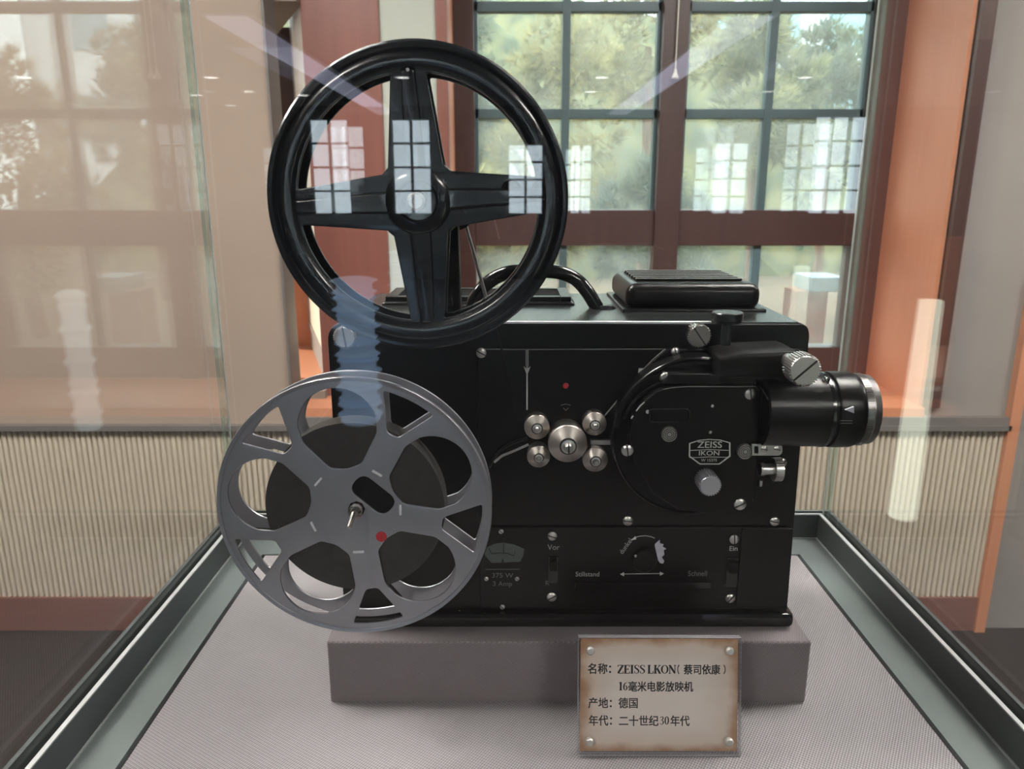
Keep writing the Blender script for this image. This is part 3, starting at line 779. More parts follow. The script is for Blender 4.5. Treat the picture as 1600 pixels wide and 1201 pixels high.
obj('opening', box(BM(), hx0, hx1, hy0, hy1, hz-0.001, hz+0.0002), M['gap'], lamp)

# ---- reel arm and take-up spindle
RC = P(653, 314, 0.468)
bm = BM()
arm = fillet([(RC.x-0.0125, TOP-0.006), (RC.x+0.0225, TOP-0.006), (RC.x+0.0205, RC.z+0.012), (RC.x-0.010, RC.z+0.012)], [0.002, 0.002, 0.01, 0.01], 6)
obj('reel_arm', plate([arm], 0.506, 0.520, 0.001), M['black_matte'], proj)
bm = BM(); box(bm, RC.x-0.0125, RC.x+0.0225, 0.518, YB+0.014, TOP-0.006, TOP+0.004, 0.001)
obj('arm_bracket', bm, M['black_matte'], proj)
bm = lathe(BM(), [(0.0035, 0), (0.0035, 0.05), (0.0052, 0.051), (0.0052, 0.0555), (0.0040, 0.0565), (0.0022, 0.0565), (0.0022, 0.054), (0, 0.054)], (RC.x, 0.512, RC.z), (0, -1, 0), 24)
obj('spindle', bm, M['steel'], proj, label='polished spindle through the hub of the black reel')
SC = Vector((-0.1024, 0.46, CAMZ-0.2014))
p = P(553, 800, 0.452)
SHX, SHZ = p.x, P(553, 800, 0.455).z
bm = lathe(BM(), [(0.009, 0), (0.009, 0.05), (0.0045, 0.052), (0.0045, 0.102), (0.003, 0.104), (0, 0.104)], (SHX, YB, SHZ), (0, -1, 0), 24)
obj('take_up_spindle', bm, M['chrome'], proj)
t0 = Vector((SHX, 0.4525, SHZ)); t1 = P(545, 824, 0.443)
obj('spindle_catch', tube(BM(), [t0, t0.lerp(t1, 0.4), t1], [0.0022, 0.0020, 0.0014], 10), M['chrome'], proj)
# spring belt from the reel arm pulley down to the sprocket
belt = [P(722, 330, 0.524), P(728, 352, 0.524), P(762, 473, 0.535), P(764, 480, 0.55), P(770, 498, YB-0.002)]
obj('drive_belt', tube(BM(), belt, 0.0012, 8), M['belt'], proj)
belt = [P(770, 498, YB-0.002), P(778, 522, YB-0.002), P(790, 572, YP-0.001), P(806, 640, YP-0.001)]
obj('belt_run', tube(BM(), belt, 0.0007, 8), M['black_matte'], proj)
bm = lathe(BM(), [(0.012, 0), (0.014, 0.001), (0.012, 0.003), (0.014, 0.005), (0.012, 0.006), (0, 0.006)], (RC.x+0.018, 0.526, RC.z-0.006), (0, -1, 0), 32)
obj('belt_pulley', bm, M['black_matte'], proj)

# ---- sprocket and four conical rollers
def roller(u, v, r, Yf, name='guide_roller', big=False):
    """u, v, r: pixel centre and radius of the cone's broad edge, standing at depth Yf"""
    k = K(v, Yf); p = P(u, v, Yf); R = r*k
    drum = R*0.92
    bm = lathe(BM(), [(drum, 0), (drum, YP-Yf-0.004), (R, YP-Yf-0.004), (R, YP-Yf), (R*0.97, YP-Yf+R*0.06), (R*0.46, YP-Yf+R*0.42), (R*0.40, YP-Yf+R*0.43)], (p.x, YP, p.z), (0, -1, 0), 40)
    o = obj(name, bm, M['roller'], proj, 18)
    g = lathe(BM(), [(R*0.45, 0), (R*0.45, R*0.012), (0, R*0.012)], (p.x, Yf-R*0.425, p.z), (0, -1, 0), 28)
    obj('groove', g, M['slot'], o)
    s = lathe(BM(), [(R*0.36, 0), (R*0.36, R*0.10), (R*0.26, R*0.12), (R*0.22, R*0.34), (R*0.16, R*0.42), (0, R*0.42)], (p.x, Yf-R*0.40, p.z), (0, -1, 0), 28)
    obj('axle_cap', s, M['steel'], o)
    if big:
        s = BM(); box(s, p.x-R*0.04, p.x+R*0.04, Yf-R*0.86, Yf-R*0.8, p.z-R*0.22, p.z+R*0.22)
        obj('slot', s, M['slot'], o)
    return o
roller(887, 693, 30.5, 0.533, 'sprocket_roller', True)
roller(839, 667, 20, 0.541)
roller(929, 662, 19, 0.541)
roller(841.5, 713, 18, 0.541)
roller(930, 718, 20, 0.541)
obj('film_stop', box(BM(), P(922, 688, YP).x, P(962, 688, YP).x, YP-0.004, YP, P(940, 692, YP).z, P(940, 685, YP).z), M['steel'], proj)

# ---- film gate: drum, cover and its fittings
YD, YC = 0.537, 0.523
dc = P(1085, 683, YD); R = 129*K(683, YD)
# drum outline: round on the left, cut square on the right
right = P(1186, 683, YD).x
def dshape(cx, cz, R, xr, n=72):
    out = []
    for i in range(n):
        a = 2*PI*i/n; out.append(Vector((min(cx+R*math.cos(a), xr), cz+R*math.sin(a))))
    return out
obj('gate_drum', plate([dshape(dc.x, dc.z, R, right)], YD, YP, 0.001), M['black'], proj)
bm = BM(); n = 64
lip = [(dc.x+(R-0.0012)*math.cos(a), YD-0.001, dc.z+(R-0.0012)*math.sin(a)) for a in (math.radians(28+(318-28)*i/n) for i in range(n+1))]
obj('drum_lip', tube(bm, lip, 0.0013, 8), M['black_gloss'], proj)
cov = px_poly([(986, 690), (988, 664), (995, 643), (1008, 626), (1026, 612), (1048, 605), (1072, 603), (1180, 603), (1185, 608), (1184, 700), (1176, 790), (1168, 797), (1110, 803), (1060, 796), (1020, 770), (996, 732)], YC)
cover = obj('gate_cover', plate([fillet(cov, 0.003, 4)], YC, YD, 0.0008), M['black'], proj)
# upper block above the cover
ub = px_poly([(1030, 600), (1046, 582), (1182, 582), (1182, 600)], YC+0.006)
obj('gate_block', plate([fillet(ub, 0.002)], YC+0.004, YD, 0.001), M['black_gloss'], proj)
# curved film guides left of the cover
for pp, w, yy in (([(963, 668), (968, 645), (978, 625), (994, 606), (1016, 592), (1048, 583)], 7, YD-0.004), ([(975, 655), (985, 635), (1000, 618), (1020, 604), (1046, 594)], 5, YD-0.006)):
    q = [Vector((s.x, s.z)) for s in smooth_path([P(u, v, yy) for u, v in pp], 5)]
    obj('film_guide', plate([ribbon(q, w*K(620, yy))], yy, YD+0.001, 0.0004), M['black_gloss'], proj)
k = K(586, YD-0.005); p = P(1040, 590, YD-0.004)
obj('guide_pad', lathe(BM(), [(9*k, 0), (9*k, 0.004), (7*k, 0.005), (0, 0.005)], (p.x, YD, p.z), (0, -1, 0), 20), M['steel'], proj)
for u, v, r, ang in ((1172, 615, 9, 1.4), (980, 703, 9.5, 1.4), (1156, 787, 9.5, -0.5)):
    screw(u, v, r, YC, ang, parent=cover)
for u, v, r in ((1045, 677, 12.5), (1163, 704, 12.5)):
    k = K(v, YC); p = P(u, v, YC); RR = r*k; prf = [(RR, 0), (RR, 0.0022)]
    for i in range(5, 0, -1):
        q = RR*i/5.2; prf += [(q, 0.0026), (q*0.93, 0.0019), (q*0.88, 0.0026)]
    prf.append((0, 0.0028))
    bm = lathe(BM(), prf, p, (0, -1, 0), 32)
    for q in (0.8, 0.58, 0.36): lathe(bm, [(RR*q, 0.00272), (RR*(q-0.09), 0.00272), (RR*(q-0.09), 0.0025), (RR*q, 0.0025), (RR*q, 0.00272)], p, (0, -1, 0), 32, mi=1)
    obj('ribbed_button', bm, [M['steel'], M['slot']], cover)
thumb(1110, 759, 17.5, YC-0.015, YC, None, 'lilac_steel', 26, 'knurled_knob')
for u, v in ((1113, 634), (1110, 675)): screw(u, v, 2.4, YC, 0.3, 'paint', cover, 'rivet')
for pp, w, m_ in (([(1036, 608), (1050, 605.5), (1074, 603.6), (1182, 603.6)], 1.1, 'paint_dim'), ([(994, 642), (1000, 634), (1007, 628)], 1.8, 'paint'), ([(986, 654), (989, 649)], 2.0, 'paint')):
    obj('worn_edge', px_line(pp, w, YC), M[m_], cover)
# recessed slot with a pale lower rim
sl = fillet(px_poly([(1013, 637), (1078, 637), (1078, 660), (1013, 660)], YC), 0.0035)
si = fillet(px_poly([(1016, 639), (1075, 639), (1075, 657), (1016, 657)], YC), 0.003)
obj('slot_rim', plate([sl, si], YC-0.0012, YC, 0.0004), M['black_gloss'], cover)
obj('worn_spot', plate([circle(P(1012, 643, YC).x, P(1012, 643, YC).z, 0.0014, 12)], YC-0.0004, YC), M['bare'], cover)
# maker's badge: shield outline, two dividing lines and the lettering
bp_ = lambda pts: px_poly(pts, YC)
o_ = bp_([(1076.5, 692), (1092, 687), (1108, 685.5), (1125, 686.5), (1141, 691), (1141, 712.5), (1124, 725), (1093, 725), (1076, 712.5)])
cxm = sum((q for q in o_), Vector((0, 0)))/len(o_)
i_ = [cxm+(q-cxm)*0.94 for q in o_]
bm = plate([o_, i_], YC-0.0006, YC)
join(bm, px_line([(1077, 703.5), (1108, 702), (1141, 703.5)], 1.0, YC))
join(bm, px_line([(1077, 714.5), (1090, 714.5), (1108, 713.5), (1126, 714), (1140, 714)], 1.0, YC))
join(bm, px_text('ZEISS', 1109, 695, 10.5, YC, 0.00006, 1.12))
join(bm, px_text('IKON', 1108, 708, 7.5, YC, 0.00005, 1.25))
join(bm, px_text('W 15375', 1108, 719, 4.6, YC, 0.0, 1.0))
obj('maker_badge', bm, M['paint'], cover)

# ---- lens with its arm, clamp screw and rings
LYc = 0.531
lz = P(1290, 639, LYc).z
def X(u, v=640): return P(u, v, LYc).x
LR = 61.5*K(640, LYc-0.026)
lo = (0, LYc, lz)
def lat_x(prof, seg=56): return lathe(BM(), [(r, X(u)) for u, r in prof], lo, (1, 0, 0), seg, cap=False)
lens = obj('lens_barrel', lat_x([(1186, LR*0.80), (1186, LR*0.97), (1283, LR), (1285, LR*0.94), (1290, LR*0.94), (1290, LR*0.3)]), M['black'], proj)
obj('focus_sleeve', lat_x([(1290, LR*0.9), (1290, LR*1.0), (1292, LR*1.015), (1321, LR*1.015), (1329, LR*0.97), (1332, LR*0.9)]), M['black'], lens)
bm = BM()
kn = []
for i in range(120):
    for f, q in ((0.0, 1), (0.5, 1), (0.55, 0.975), (0.95, 0.975)):
        a = 2*PI*(i+f)/120; kn.append((LYc+LR*0.965*q*math.cos(a), lz+LR*0.965*q*math.sin(a)))
prism(bm, kn, 'x', X(1331), X(1341))
obj('focus_ring', bm, M['dark_steel'], lens, label='knurled steel focus ring')
obj('front_rim', lat_x([(1341, LR*0.93), (1343, LR*0.95), (1353, LR*0.92), (1355, LR*0.86), (1352, LR*0.80), (1344, LR*0.76), (1341, LR*0.76)]), M['dark_steel'], lens)
obj('front_glass', lat_x([(1342, LR*0.78), (1347, LR*0.5), (1349, 0)]), M['lens_glass'], lens)
obj('seam_ring', lathe(BM(), [(LR*0.985, X(1277)), (LR*1.012, X(1278)), (LR*1.012, X(1283)), (LR*0.985, X(1284))], lo, (1, 0, 0), 40, cap=False), M['black_gloss'], lens)
screw(1290, 594, 6.5, LYc-0.0215, 0.9, 'chrome', lens)
for pp, w in (([(1312, 657), (1332, 657)], 1.2), ([(1312, 661), (1332, 661)], 1.0)): obj('index_line', px_line(pp, w, LYc-LR-0.0004), M['paint_dim'], lens)
tri = px_poly([(1320, 640), (1334, 635), (1334, 645)], LYc-LR-0.0002)
obj('index_mark', plate([tri], LYc-LR-0.0008, LYc-LR+0.004), M['bare'], lens)
# lens arm: a dark block ending in a round socket
a0 = px_poly([(1112, 548), (1150, 541), (1222, 538), (1240, 545), (1247, 562), (1244, 600), (1222, 600), (1206, 582), (1112, 580)], 0.538)
obj('lens_arm', plate([fillet(a0, [0.004, 0.01, 0.01, 0.008, 0.008, 0.006, 0.004, 0.012, 0.002], 6)], 0.516, YB, 0.003), M['black_matte'], proj)
thumb(1258, 579, 26, 0.484, 0.4965, -0.75, 'steel', 36, 'clamp_screw', stem=0.530)
# mushroom knob standing on the arm
pk = P(1137, 487, 0.536); pz0 = P(1137, 541, 0.530).z; kk = K(487, 0.536)
bm = lathe(BM(), [(8*kk, pz0-pk.z), (8*kk, -17*kk), (20*kk, -17*kk), (24*kk, -12*kk), (24*kk, -1.5*kk), (22.5*kk, 0), (0, 0)], (pk.x, 0.536, pk.z), (0, 0, 1), 40)
obj('tilt_knob', bm, M['top_lacquer'], proj)
# hinge tongue, knurled wheel
tg = fillet(px_poly([(1174, 693), (1222, 693), (1222, 711), (1174, 711)], YC-0.002), [0.0005, 0.0038, 0.0038, 0.0005], 8)
th = px_poly([(1178, 696.5), (1184, 696.5), (1184, 707.5), (1178, 707.5)], YC-0.002)
tong = obj('hinge_tongue', plate([tg, th], YC-0.003, YC-0.0012, 0.0003), M['steel'], proj)
for u in (1194, 1214): screw(u, 701.5, 5.2, YC-0.003, 0.2, 'steel', tong, 'rivet')
wp = P(1212, 733, 0.546); wr = 18.5*K(733, 0.546)
bm = BM(); kn = []
for i in range(26):
    for f, q in ((0.0, 1), (0.5, 1), (0.55, 0.9), (0.95, 0.9)):
        a = 2*PI*(i+f)/26; kn.append((0.546+wr*q*math.cos(a), wp.z+wr*q*math.sin(a)))
prism(bm, kn, 'x', wp.x-0.002, wp.x+0.004)
lathe(bm, [(wr*0.55, -0.012), (wr*0.55, -0.009), (wr*0.48, -0.009), (wr*0.48, -0.002)], (wp.x, 0.546, wp.z), (1, 0, 0), 24)
obj('knurled_wheel', bm, M['steel'], proj)
screw(1222, 722, 7, 0.546, -0.7)
obj('fixing_post', box(BM(), P(1187, 755, .55).x, P(1191, 755, .55).x, 0.55, YB, P(1187, 760, .55).z, P(1187, 751, .55).z), M['steel'], proj)

obj('worn_edge', px_line([(757, 545.5), (800, 546), (930, 545.5), (1036, 545)], 1.3, YP), M['paint_dim'], proj)
e0, e1 = P(758, 505, YB), P(1112, 505, YB)
obj('top_edge_highlight', box(BM(), e0.x, e1.x, YB+0.0004, YB+0.003, TOP-0.0005, TOP+0.0013, 0.0004), M['bright_tab'], proj)  # pale strip stands in for the sky's highlight along the front edge
# ---- painted marks and lettering on the front
Ym = YP
bm = px_line([(823.5, 546), (823.5, 640)], 2.2, Ym)
join(bm, plate([px_poly([(818, 572), (823.5, 576), (829, 572), (823.5, 586)], Ym)], Ym-0.0005, Ym)); join(bm, px_line([(823.5, 546), (823.5, 572)], 4.0, Ym))
obj('film_path_arrow', bm, M['paint'], proj)
bm = px_line([(1040, 546), (1020, 563), (1001, 582), (944, 650)], 2.0, Ym)
join(bm, plate([px_poly([(998, 575), (1006, 575), (1009, 582), (996, 589)], Ym)], Ym-0.0006, Ym)); join(bm, px_line([(1040, 545.5), (1020, 562.5), (1005, 578)], 3.2, Ym))
obj('film_path_arrow', bm, M['paint'], proj)
p = P(884, 602, Ym)
obj('red_dot', lathe(BM(), [(4.6*K(602, Ym), 0), (4.4*K(602, Ym), 0.0012), (0, 0.0016)], p, (0, -1, 0), 20), M['red'], proj)
bm = px_line([(876, 633), (884, 631), (892, 633)], 1.0, Ym); join(bm, px_line([(880, 637), (884, 641), (888, 637)], 1.2, Ym))
obj('small_emblem', bm, M['paint_dim'], proj)
bm = px_line([(772, 722), (784, 712), (806, 703), (826, 694)], 4, Ym)
obj('film_leader', bm, M['steel'], proj)
q = [Vector((s.x, s.z)) for s in smooth_path([P(u, v, YP) for u, v in ((764, 728), (775, 708), (795, 692), (824, 682))], 5)]
obj('film_deflector', plate([ribbon(q, 6*K(700, YP))], YP-0.004, YP, 0.0006), M['black_gloss'], proj)
# meter
fan = px_poly([(757, 866), (761, 855), (772, 849), (787, 847), (803, 850), (819, 857), (818, 866), (813, 877), (768, 879)], Ym)
obj('meter_face', plate([fan], Ym-0.0004, Ym), M['dial'], proj)
bm = px_line([(764, 856), (768, 865), (780, 863.5), (792, 864), (803, 868), (805, 861)], 1.2, Ym-0.0004); join(bm, px_line([(787, 849), (787, 863)], 1.4, Ym-0.0004))
join(bm, plate([px_poly([(783, 879), (785, 871), (788, 879)], Ym-0.0004)], Ym-0.0009, Ym-0.0004))
obj('meter_scale', bm, M['ink'], proj)
obj('lettering', px_text('375 W', 785, 899, 8, Ym, 0, 1.05), M['paint_dim'], proj)
obj('lettering', px_text('3 Amp', 785, 912, 8, Ym, 0, 1.0), M['paint_dim'], proj)
obj('meter_line', px_line([(758, 889), (812, 889)], 0.8, Ym), M['paint_dim'], proj)
obj('lettering', px_text('Vor', 865, 855, 9, Ym, 0, 0.95), M['paint_mid'], proj)
obj('lettering', px_text('R', 855, 911, 8, Ym, 0, 0.95), M['paint_dim'], proj)
obj('lettering', px_text('Stillstand', 918, 897, 8, Ym, 0, 0.92), M['paint_mid'], proj)
obj('lettering', px_text('Schnell', 1090, 896, 9, Ym, 0, 0.85), M['paint_dim'], proj)
obj('lettering', px_text('Ein', 1146, 857, 8, Ym, 0, 1.0), M['paint'], proj)
obj('lettering', px_text('dunkel', 978, 853, 8, Ym, 0, 0.95, rot=1.02), M['paint_mid'], proj)
def arrow(p0, p1, w, hd, both=True):
    bm = px_line([p0, p1], w, Ym)
    d = 1 if p1[0] > p0[0] else -1
    join(bm, plate([px_poly([p1, (p1[0]-d*hd, p1[1]-3), (p1[0]-d*hd, p1[1]+3)], Ym)], Ym-0.0006, Ym))
    if both: join(bm, plate([px_poly([p0, (p0[0]+d*hd, p0[1]+3), (p0[0]+d*hd, p0[1]-3)], Ym)], Ym-0.0006, Ym))
    return bm
obj('speed_arrow', arrow((969, 896.5), (1037, 895.5), 0.9, 6), M['paint'], proj)
bm = px_line([(989, 841), (998, 837.5), (1008, 836.5), (1017, 838), (1023, 840.5)], 1.0, Ym)
join(bm, plate([px_poly([(986, 843), (993, 837), (994, 842)], Ym)], Ym-0.0006, Ym))
obj('dimmer_arrow', bm, M['paint'], proj)
pt = [(1028, 845), (1031, 843), (1031, 848), (1037, 850), (1035, 853), (1041, 857), (1037, 859), (1038, 866), (1034, 870), (1038, 876), (1036, 880), (1031, 879), (1027, 873), (1026, 864), (1024, 857), (1023, 850)]
obj('worn_patch', plate([px_poly(pt, Ym)], Ym-0.0003, Ym), M['bare'], proj)
p = P(1007, 874, Ym); kk = K(870, Ym)
obj('dimmer_knob', lathe(BM(), [(20*kk, 0), (20*kk, 0.002), (18.5*kk, 0.003), (0, 0.003)], (p.x, Ym, p.z), (0, -1, 0), 36), M['black'], proj)
screw(993, 868, 2.2, Ym-0.003, 0, 'paint', None, 'index_dot')
# slider rails, direction switch and lamp switch
obj('speed_slot', plate([fillet(px_poly([(898, 908.5), (1110, 908.5), (1110, 918), (898, 918)], Ym), 0.001)], Ym-0.0012, Ym, 0.0004), M['black_gloss'], proj)
for u, v, w, h, m_ in ((864.5, 889, 17, 42, 'black_gloss'), (1143, 893, 22, 46, 'black_gloss')):
    p0 = P(u-w/2, v+h/2, Ym); p1 = P(u+w/2, v-h/2, Ym)
    sw = obj('switch_slot', box(BM(), p0.x, p1.x, Ym-0.0016, Ym, p0.z, p1.z, 0.0006), M[m_], proj)
    bm = BM(); box(bm, p0.x+0.0012, p1.x-0.0012, Ym-0.006, Ym-0.001, p0.z+(p1.z-p0.z)*0.55, p1.z-0.002, 0.0008)
    obj('switch_lever', bm, M['black_matte'], sw)
obj('wear_mark', px_line([(1133, 915), (1137, 906)], 2.6, Ym), M['bare'], proj)
for pp in ([(1176, 755), (1176, 783)], [(1157.5, 878), (1157, 890)]): obj('wear_mark', px_line(pp, 1.0, Ym), M['paint_dim'], proj)

# ================================================================== BLACK REEL
BRY = 0.468; BR = 0.1918*BRY
reel = empty('film_reel', (RC.x, 0.48, RC.z-BR), 'large black four-spoked film reel mounted upright above the projector', 'film reel')
rot = math.radians(3.0)
def spoke_openings(R):
    out = []
    c = 0.187; ri = 0.805
    def edge_y(x): return 0.185-(x-0.2)*0.116
    xi = 0.79
    for _ in range(20): xi = math.sqrt(ri*ri-edge_y(xi)**2)
    a0 = math.atan2(edge_y(xi), xi); a1 = PI/2-a0
    arc = [Vector((ri*math.cos(a0+(a1-a0)*i/24), ri*math.sin(a0+(a1-a0)*i/24))) for i in range(25)]
    poly = [Vector((c, c))]+arc
    rad = [0.035]+[0.03]+[0]*23+[0.03]
    poly = fillet(poly, rad, 5)
    for q in range(4):
        a = q*PI/2+rot
        out.append([Vector((RC.x+R*(p.x*math.cos(a)-p.y*math.sin(a)), RC.z+R*(p.x*math.sin(a)+p.y*math.cos(a)))) for p in poly])
    return out
for yf, nm in ((BRY, 'front_flange'), (0.4885, 'back_flange')):
    bm = plate([circle(RC.x, RC.z, BR, 128)]+spoke_openings(BR), yf+0.001, yf+0.0032, 0.0007)
    fl = obj(nm, bm, M['reel_black'], reel)
    if nm == 'front_flange':
        prf = [(1.0, -0.0005), (1.0, 0.0022), (0.985, 0.0034), (0.965, 0.0034), (0.952, 0.0020), (0.942, 0.0012), (0.930, 0.0022), (0.90, 0.0026), (0.855, 0.0026), (0.835, 0.0016), (0.815, 0.0004)]
        obj('rim', lathe(BM(), [(r*BR, h-0.0005) for r, h in prf], (RC.x, yf+0.001, RC.z), (0, -1, 0), 128, cap=False), M['reel_black'], fl)
        for q in range(4):
            a = q*PI/2+rot
            pl_ = [(0.16, 0.075), (0.82, 0.045), (0.82, -0.045), (0.16, -0.075)]
            pts = [Vector((RC.x+BR*(x*math.cos(a)-y*math.sin(a)), RC.z+BR*(x*math.sin(a)+y*math.cos(a)))) for x, y in pl_]
            bm = plate([fillet(pts, 0.002)], yf-0.0014, yf+0.0015, 0.0014)
            obj('spoke_rib', bm, M['reel_black'], fl)
        obj('hub_boss', lathe(BM(), [(0.020, 0), (0.019, 0.0032), (0.0165, 0.0045), (0.0125, 0.0048), (0.0110, 0.0032), (0.0053, 0.003)], (RC.x, yf+0.001, RC.z), (0, -1, 0), 48, cap=False), M['reel_black'], fl)
        for u in (799, 846):
            k = K(297, yf); p = P(u, 297, yf)
            obj('locking_hole', lathe(BM(), [(16*k, 0), (16*k, 0.0022), (13.5*k, 0.0022), (13*k, 0.0006), (0, 0.0006)], (p.x, yf+0.0012, p.z), (0, -1, 0), 32), M['black_matte'], fl)
obj('core', lathe(BM(), [(0.0045, 0), (0.026, 0), (0.026, 0.019), (0.0045, 0.019)], (RC.x, 0.4895, RC.z), (0, -1, 0), 48), M['reel_black'], reel)
p = P(637, 109, BRY-0.002)
obj('rim_reflection', lathe(BM(), [(0.0011, 0), (0.0010, 0.0008), (0, 0.0010)], p, (0, -1, 0), 14), M['paint'], reel)  # pale dot painted on as a ceiling downlight's reflection

# ================================================================== SILVER REEL WITH FILM
SY, SR = 0.460, 0.0890
sreel = empty('film_reel', (SC.x, 0.47, SC.z-SR), 'silver metal film reel with five large holes, wound with dark film, low before the projector', 'film reel')
def sflange(yf, yb, turn=0.0):
    cs = [circle(SC.x, SC.z, SR, 128)]
    def put(poly, a):
        cs.append([Vector((SC.x+SR*(p[0]*math.cos(a)-p[1]*math.sin(a)), SC.z+SR*(p[0]*math.sin(a)+p[1]*math.cos(a)))) for p in poly])
    for k in range(5):
        a = math.radians(98+72*k)+turn
        pl_ = [Vector((0.635+0.29*math.cos(t), 0.285*math.sin(t))) for t in (math.radians(-80+160*i/22) for i in range(23))]
        pl_ += [Vector((0.56, 0.268)), Vector((0.345, 0.115)), Vector((0.318, 0.0)), Vector((0.345, -0.115)), Vector((0.56, -0.268))]
        put(fillet(pl_, [0]*23+[0.10, 0.07, 0.15, 0.07, 0.10], 5), a)
        b = a-math.radians(35.5)
        ar = [Vector((0.932*math.cos(t), 0.932*math.sin(t))) for t in (math.radians(-12.0+24*i/10) for i in range(11))]
        put(fillet(ar+[Vector((0.645, 0.045)), Vector((0.645, -0.045))], [0.03]+[0]*9+[0.03, 0.05, 0.05], 5), b)
    # long slot and hub hole
    sa = math.radians(-41); sc = Vector((0.14, 0.115))
    st = [Vector((0.085, -0.085)), Vector((0.085, 0.085)), Vector((-0.085, 0.085)), Vector((-0.085, -0.085))]
    st = fillet([Vector((p.x*1.95, p.y)) for p in st], 0.08, 6)
    cs.append([Vector((SC.x+SR*(sc.x+p.x*math.cos(sa)-p.y*math.sin(sa)), SC.z+SR*(sc.y+p.x*math.sin(sa)+p.y*math.cos(sa)))) for p in st])
    cs.append(circle(SHX, SHZ, 0.0054, 8))
    return plate(cs, yf, yb, 0.0006)
sf = obj('front_flange', sflange(SY, SY+0.0018), M['silver'], sreel)
obj('back_flange', sflange(SY+0.0185, SY+0.0203), M['silver'], sreel)
bm = BM()
lathe(bm, [(0.974*SR, 0), (0.974*SR, 0.0008), (1.0*SR, 0.0012), (1.004*SR, 0.0006), (1.004*SR, -0.0018)], (SC.x, SY, SC.z), (0, -1, 0), 128, cap=False)
obj('rolled_rim', bm, M['silver'], sf)
for ang in (139, 58, 0, 272, 203):
    a = math.radians(ang); p = Vector((SC.x+0.335*SR*math.cos(a), SY, SC.z+0.335*SR*math.sin(a)))
    s = BM(); box(s, -0.0008, 0.0008, -0.0008, 0.0004, -0.0036, 0.0036, 0.0003)
    b2 = BM(); join(b2, s, Matrix.Translation(p) @ Matrix.Rotation(-a, 4, 'Y'))
    obj('crimp_tab', b2, M['bright_tab'], sf)
p = P(596, 838, SY)
obj('red_dot', lathe(BM(), [(8.6*K(838, SY), 0), (8.4*K(838, SY), 0.0004), (0, 0.0005)], p, (0, -1, 0), 28), M['red'], sf)
obj('wound_film', lathe(BM(), [(0.028, -0.0005)]+[(0.028+(0.0585-0.028)*i/24, 0.0+0.0002*(i % 2)) for i in range(25)]+[(0.0588, -0.0158), (0.028, -0.0158)], (SC.x, SY+0.0022, SC.z), (0, -1, 0), 96), M['film'], sreel)
obj('core', lathe(BM(), [(0.0055, 0), (0.0278, 0), (0.0278, -0.0160), (0.0055, -0.0160)], (SC.x, SY+0.0022, SC.z), (0, -1, 0), 48), M['black'], sreel)

# ================================================================== NAME CARD
B0 = P(902, 1177, 0.474); B0.z = FZ
cardroot = empty('name_card', (0.055, 0.474, FZ), 'clear acrylic name card with aged parchment sheet and Chinese lettering, standing before the cloth block', 'sign')
cw = 0.1187; chh = 0.0862; lean = math.radians(14)
Mc = Matrix.Translation((0.0475+cw/2+0.0003, 0.4735, FZ+0.0006)) @ Matrix.Rotation(math.radians(0.8), 4, 'Z') @ Matrix.Rotation(PI/2-lean, 4, 'X') @ Matrix.Rotation(math.radians(-0.6), 4, 'Z')
# local card frame: x right, y up along the card, z out of its face
def card(name, bm, mats, parent=cardroot):
    bmesh.ops.transform(bm, matrix=Mc, verts=bm.verts)
    o = obj(name, bm, mats, parent); return o
def sheet(x0, x1, y0, y1, z0, z1):
    bm = BM(); box(bm, x0, x1, y0, y1, z0, z1); bm.normal_update()
    for f in bm.faces:
        if abs(f.normal.z) < 0.5: f.material_index = 1
    return bm
card('acrylic_sheet', sheet(-cw/2, cw/2, 0, chh, 0.0012, 0.0034), [M['acrylic'], M['acrylic_edge']])
card('acrylic_sheet', sheet(-cw/2, cw/2, 0, chh, -0.0022, -0.0002), [M['acrylic'], M['acrylic_edge']])
s_ = BM(); box(s_, 0.051, 0.163, 0.4755, 0.508, FZ+0.0002, FZ+0.0022); obj('acrylic_foot', s_, M['acrylic_edge_clear'], cardroot)
# the paper keeps its local frame so that its aged edges follow the sheet
pw, ph, pyo = cw-0.0035, chh-0.004, 0.0022
me = bpy.data.meshes.new('parchment')
bm = BM(); box(bm, -pw/2, pw/2, -ph/2, ph/2, -0.0002, 0.0002); bm.to_mesh(me); bm.free(); me.materials.append(M['paper'])
paper = bpy.data.objects.new('parchment', me); COL.objects.link(paper); paper.parent = cardroot
paper.matrix_local = Matrix.Translation(-wpos(cardroot)) @ Mc @ Matrix.Translation((0, pyo+ph/2, 0.0004))
for sx in (-1, 1):
    for y in (0.0105, chh-0.0095):
        bm = lathe(BM(), [(0.0030, 0), (0.0030, 0.0015), (0.0022, 0.0026), (0, 0.0029)], (sx*(cw/2-0.0085), y, 0.0034), (0, 0, 1), 24)
        lathe(bm, [(0.0026, 0), (0.0026, 0.0018)], (sx*(cw/2-0.0085), y, 0.0014), (0, 0, 1), 20)
        card('stud', bm, M['stud'])
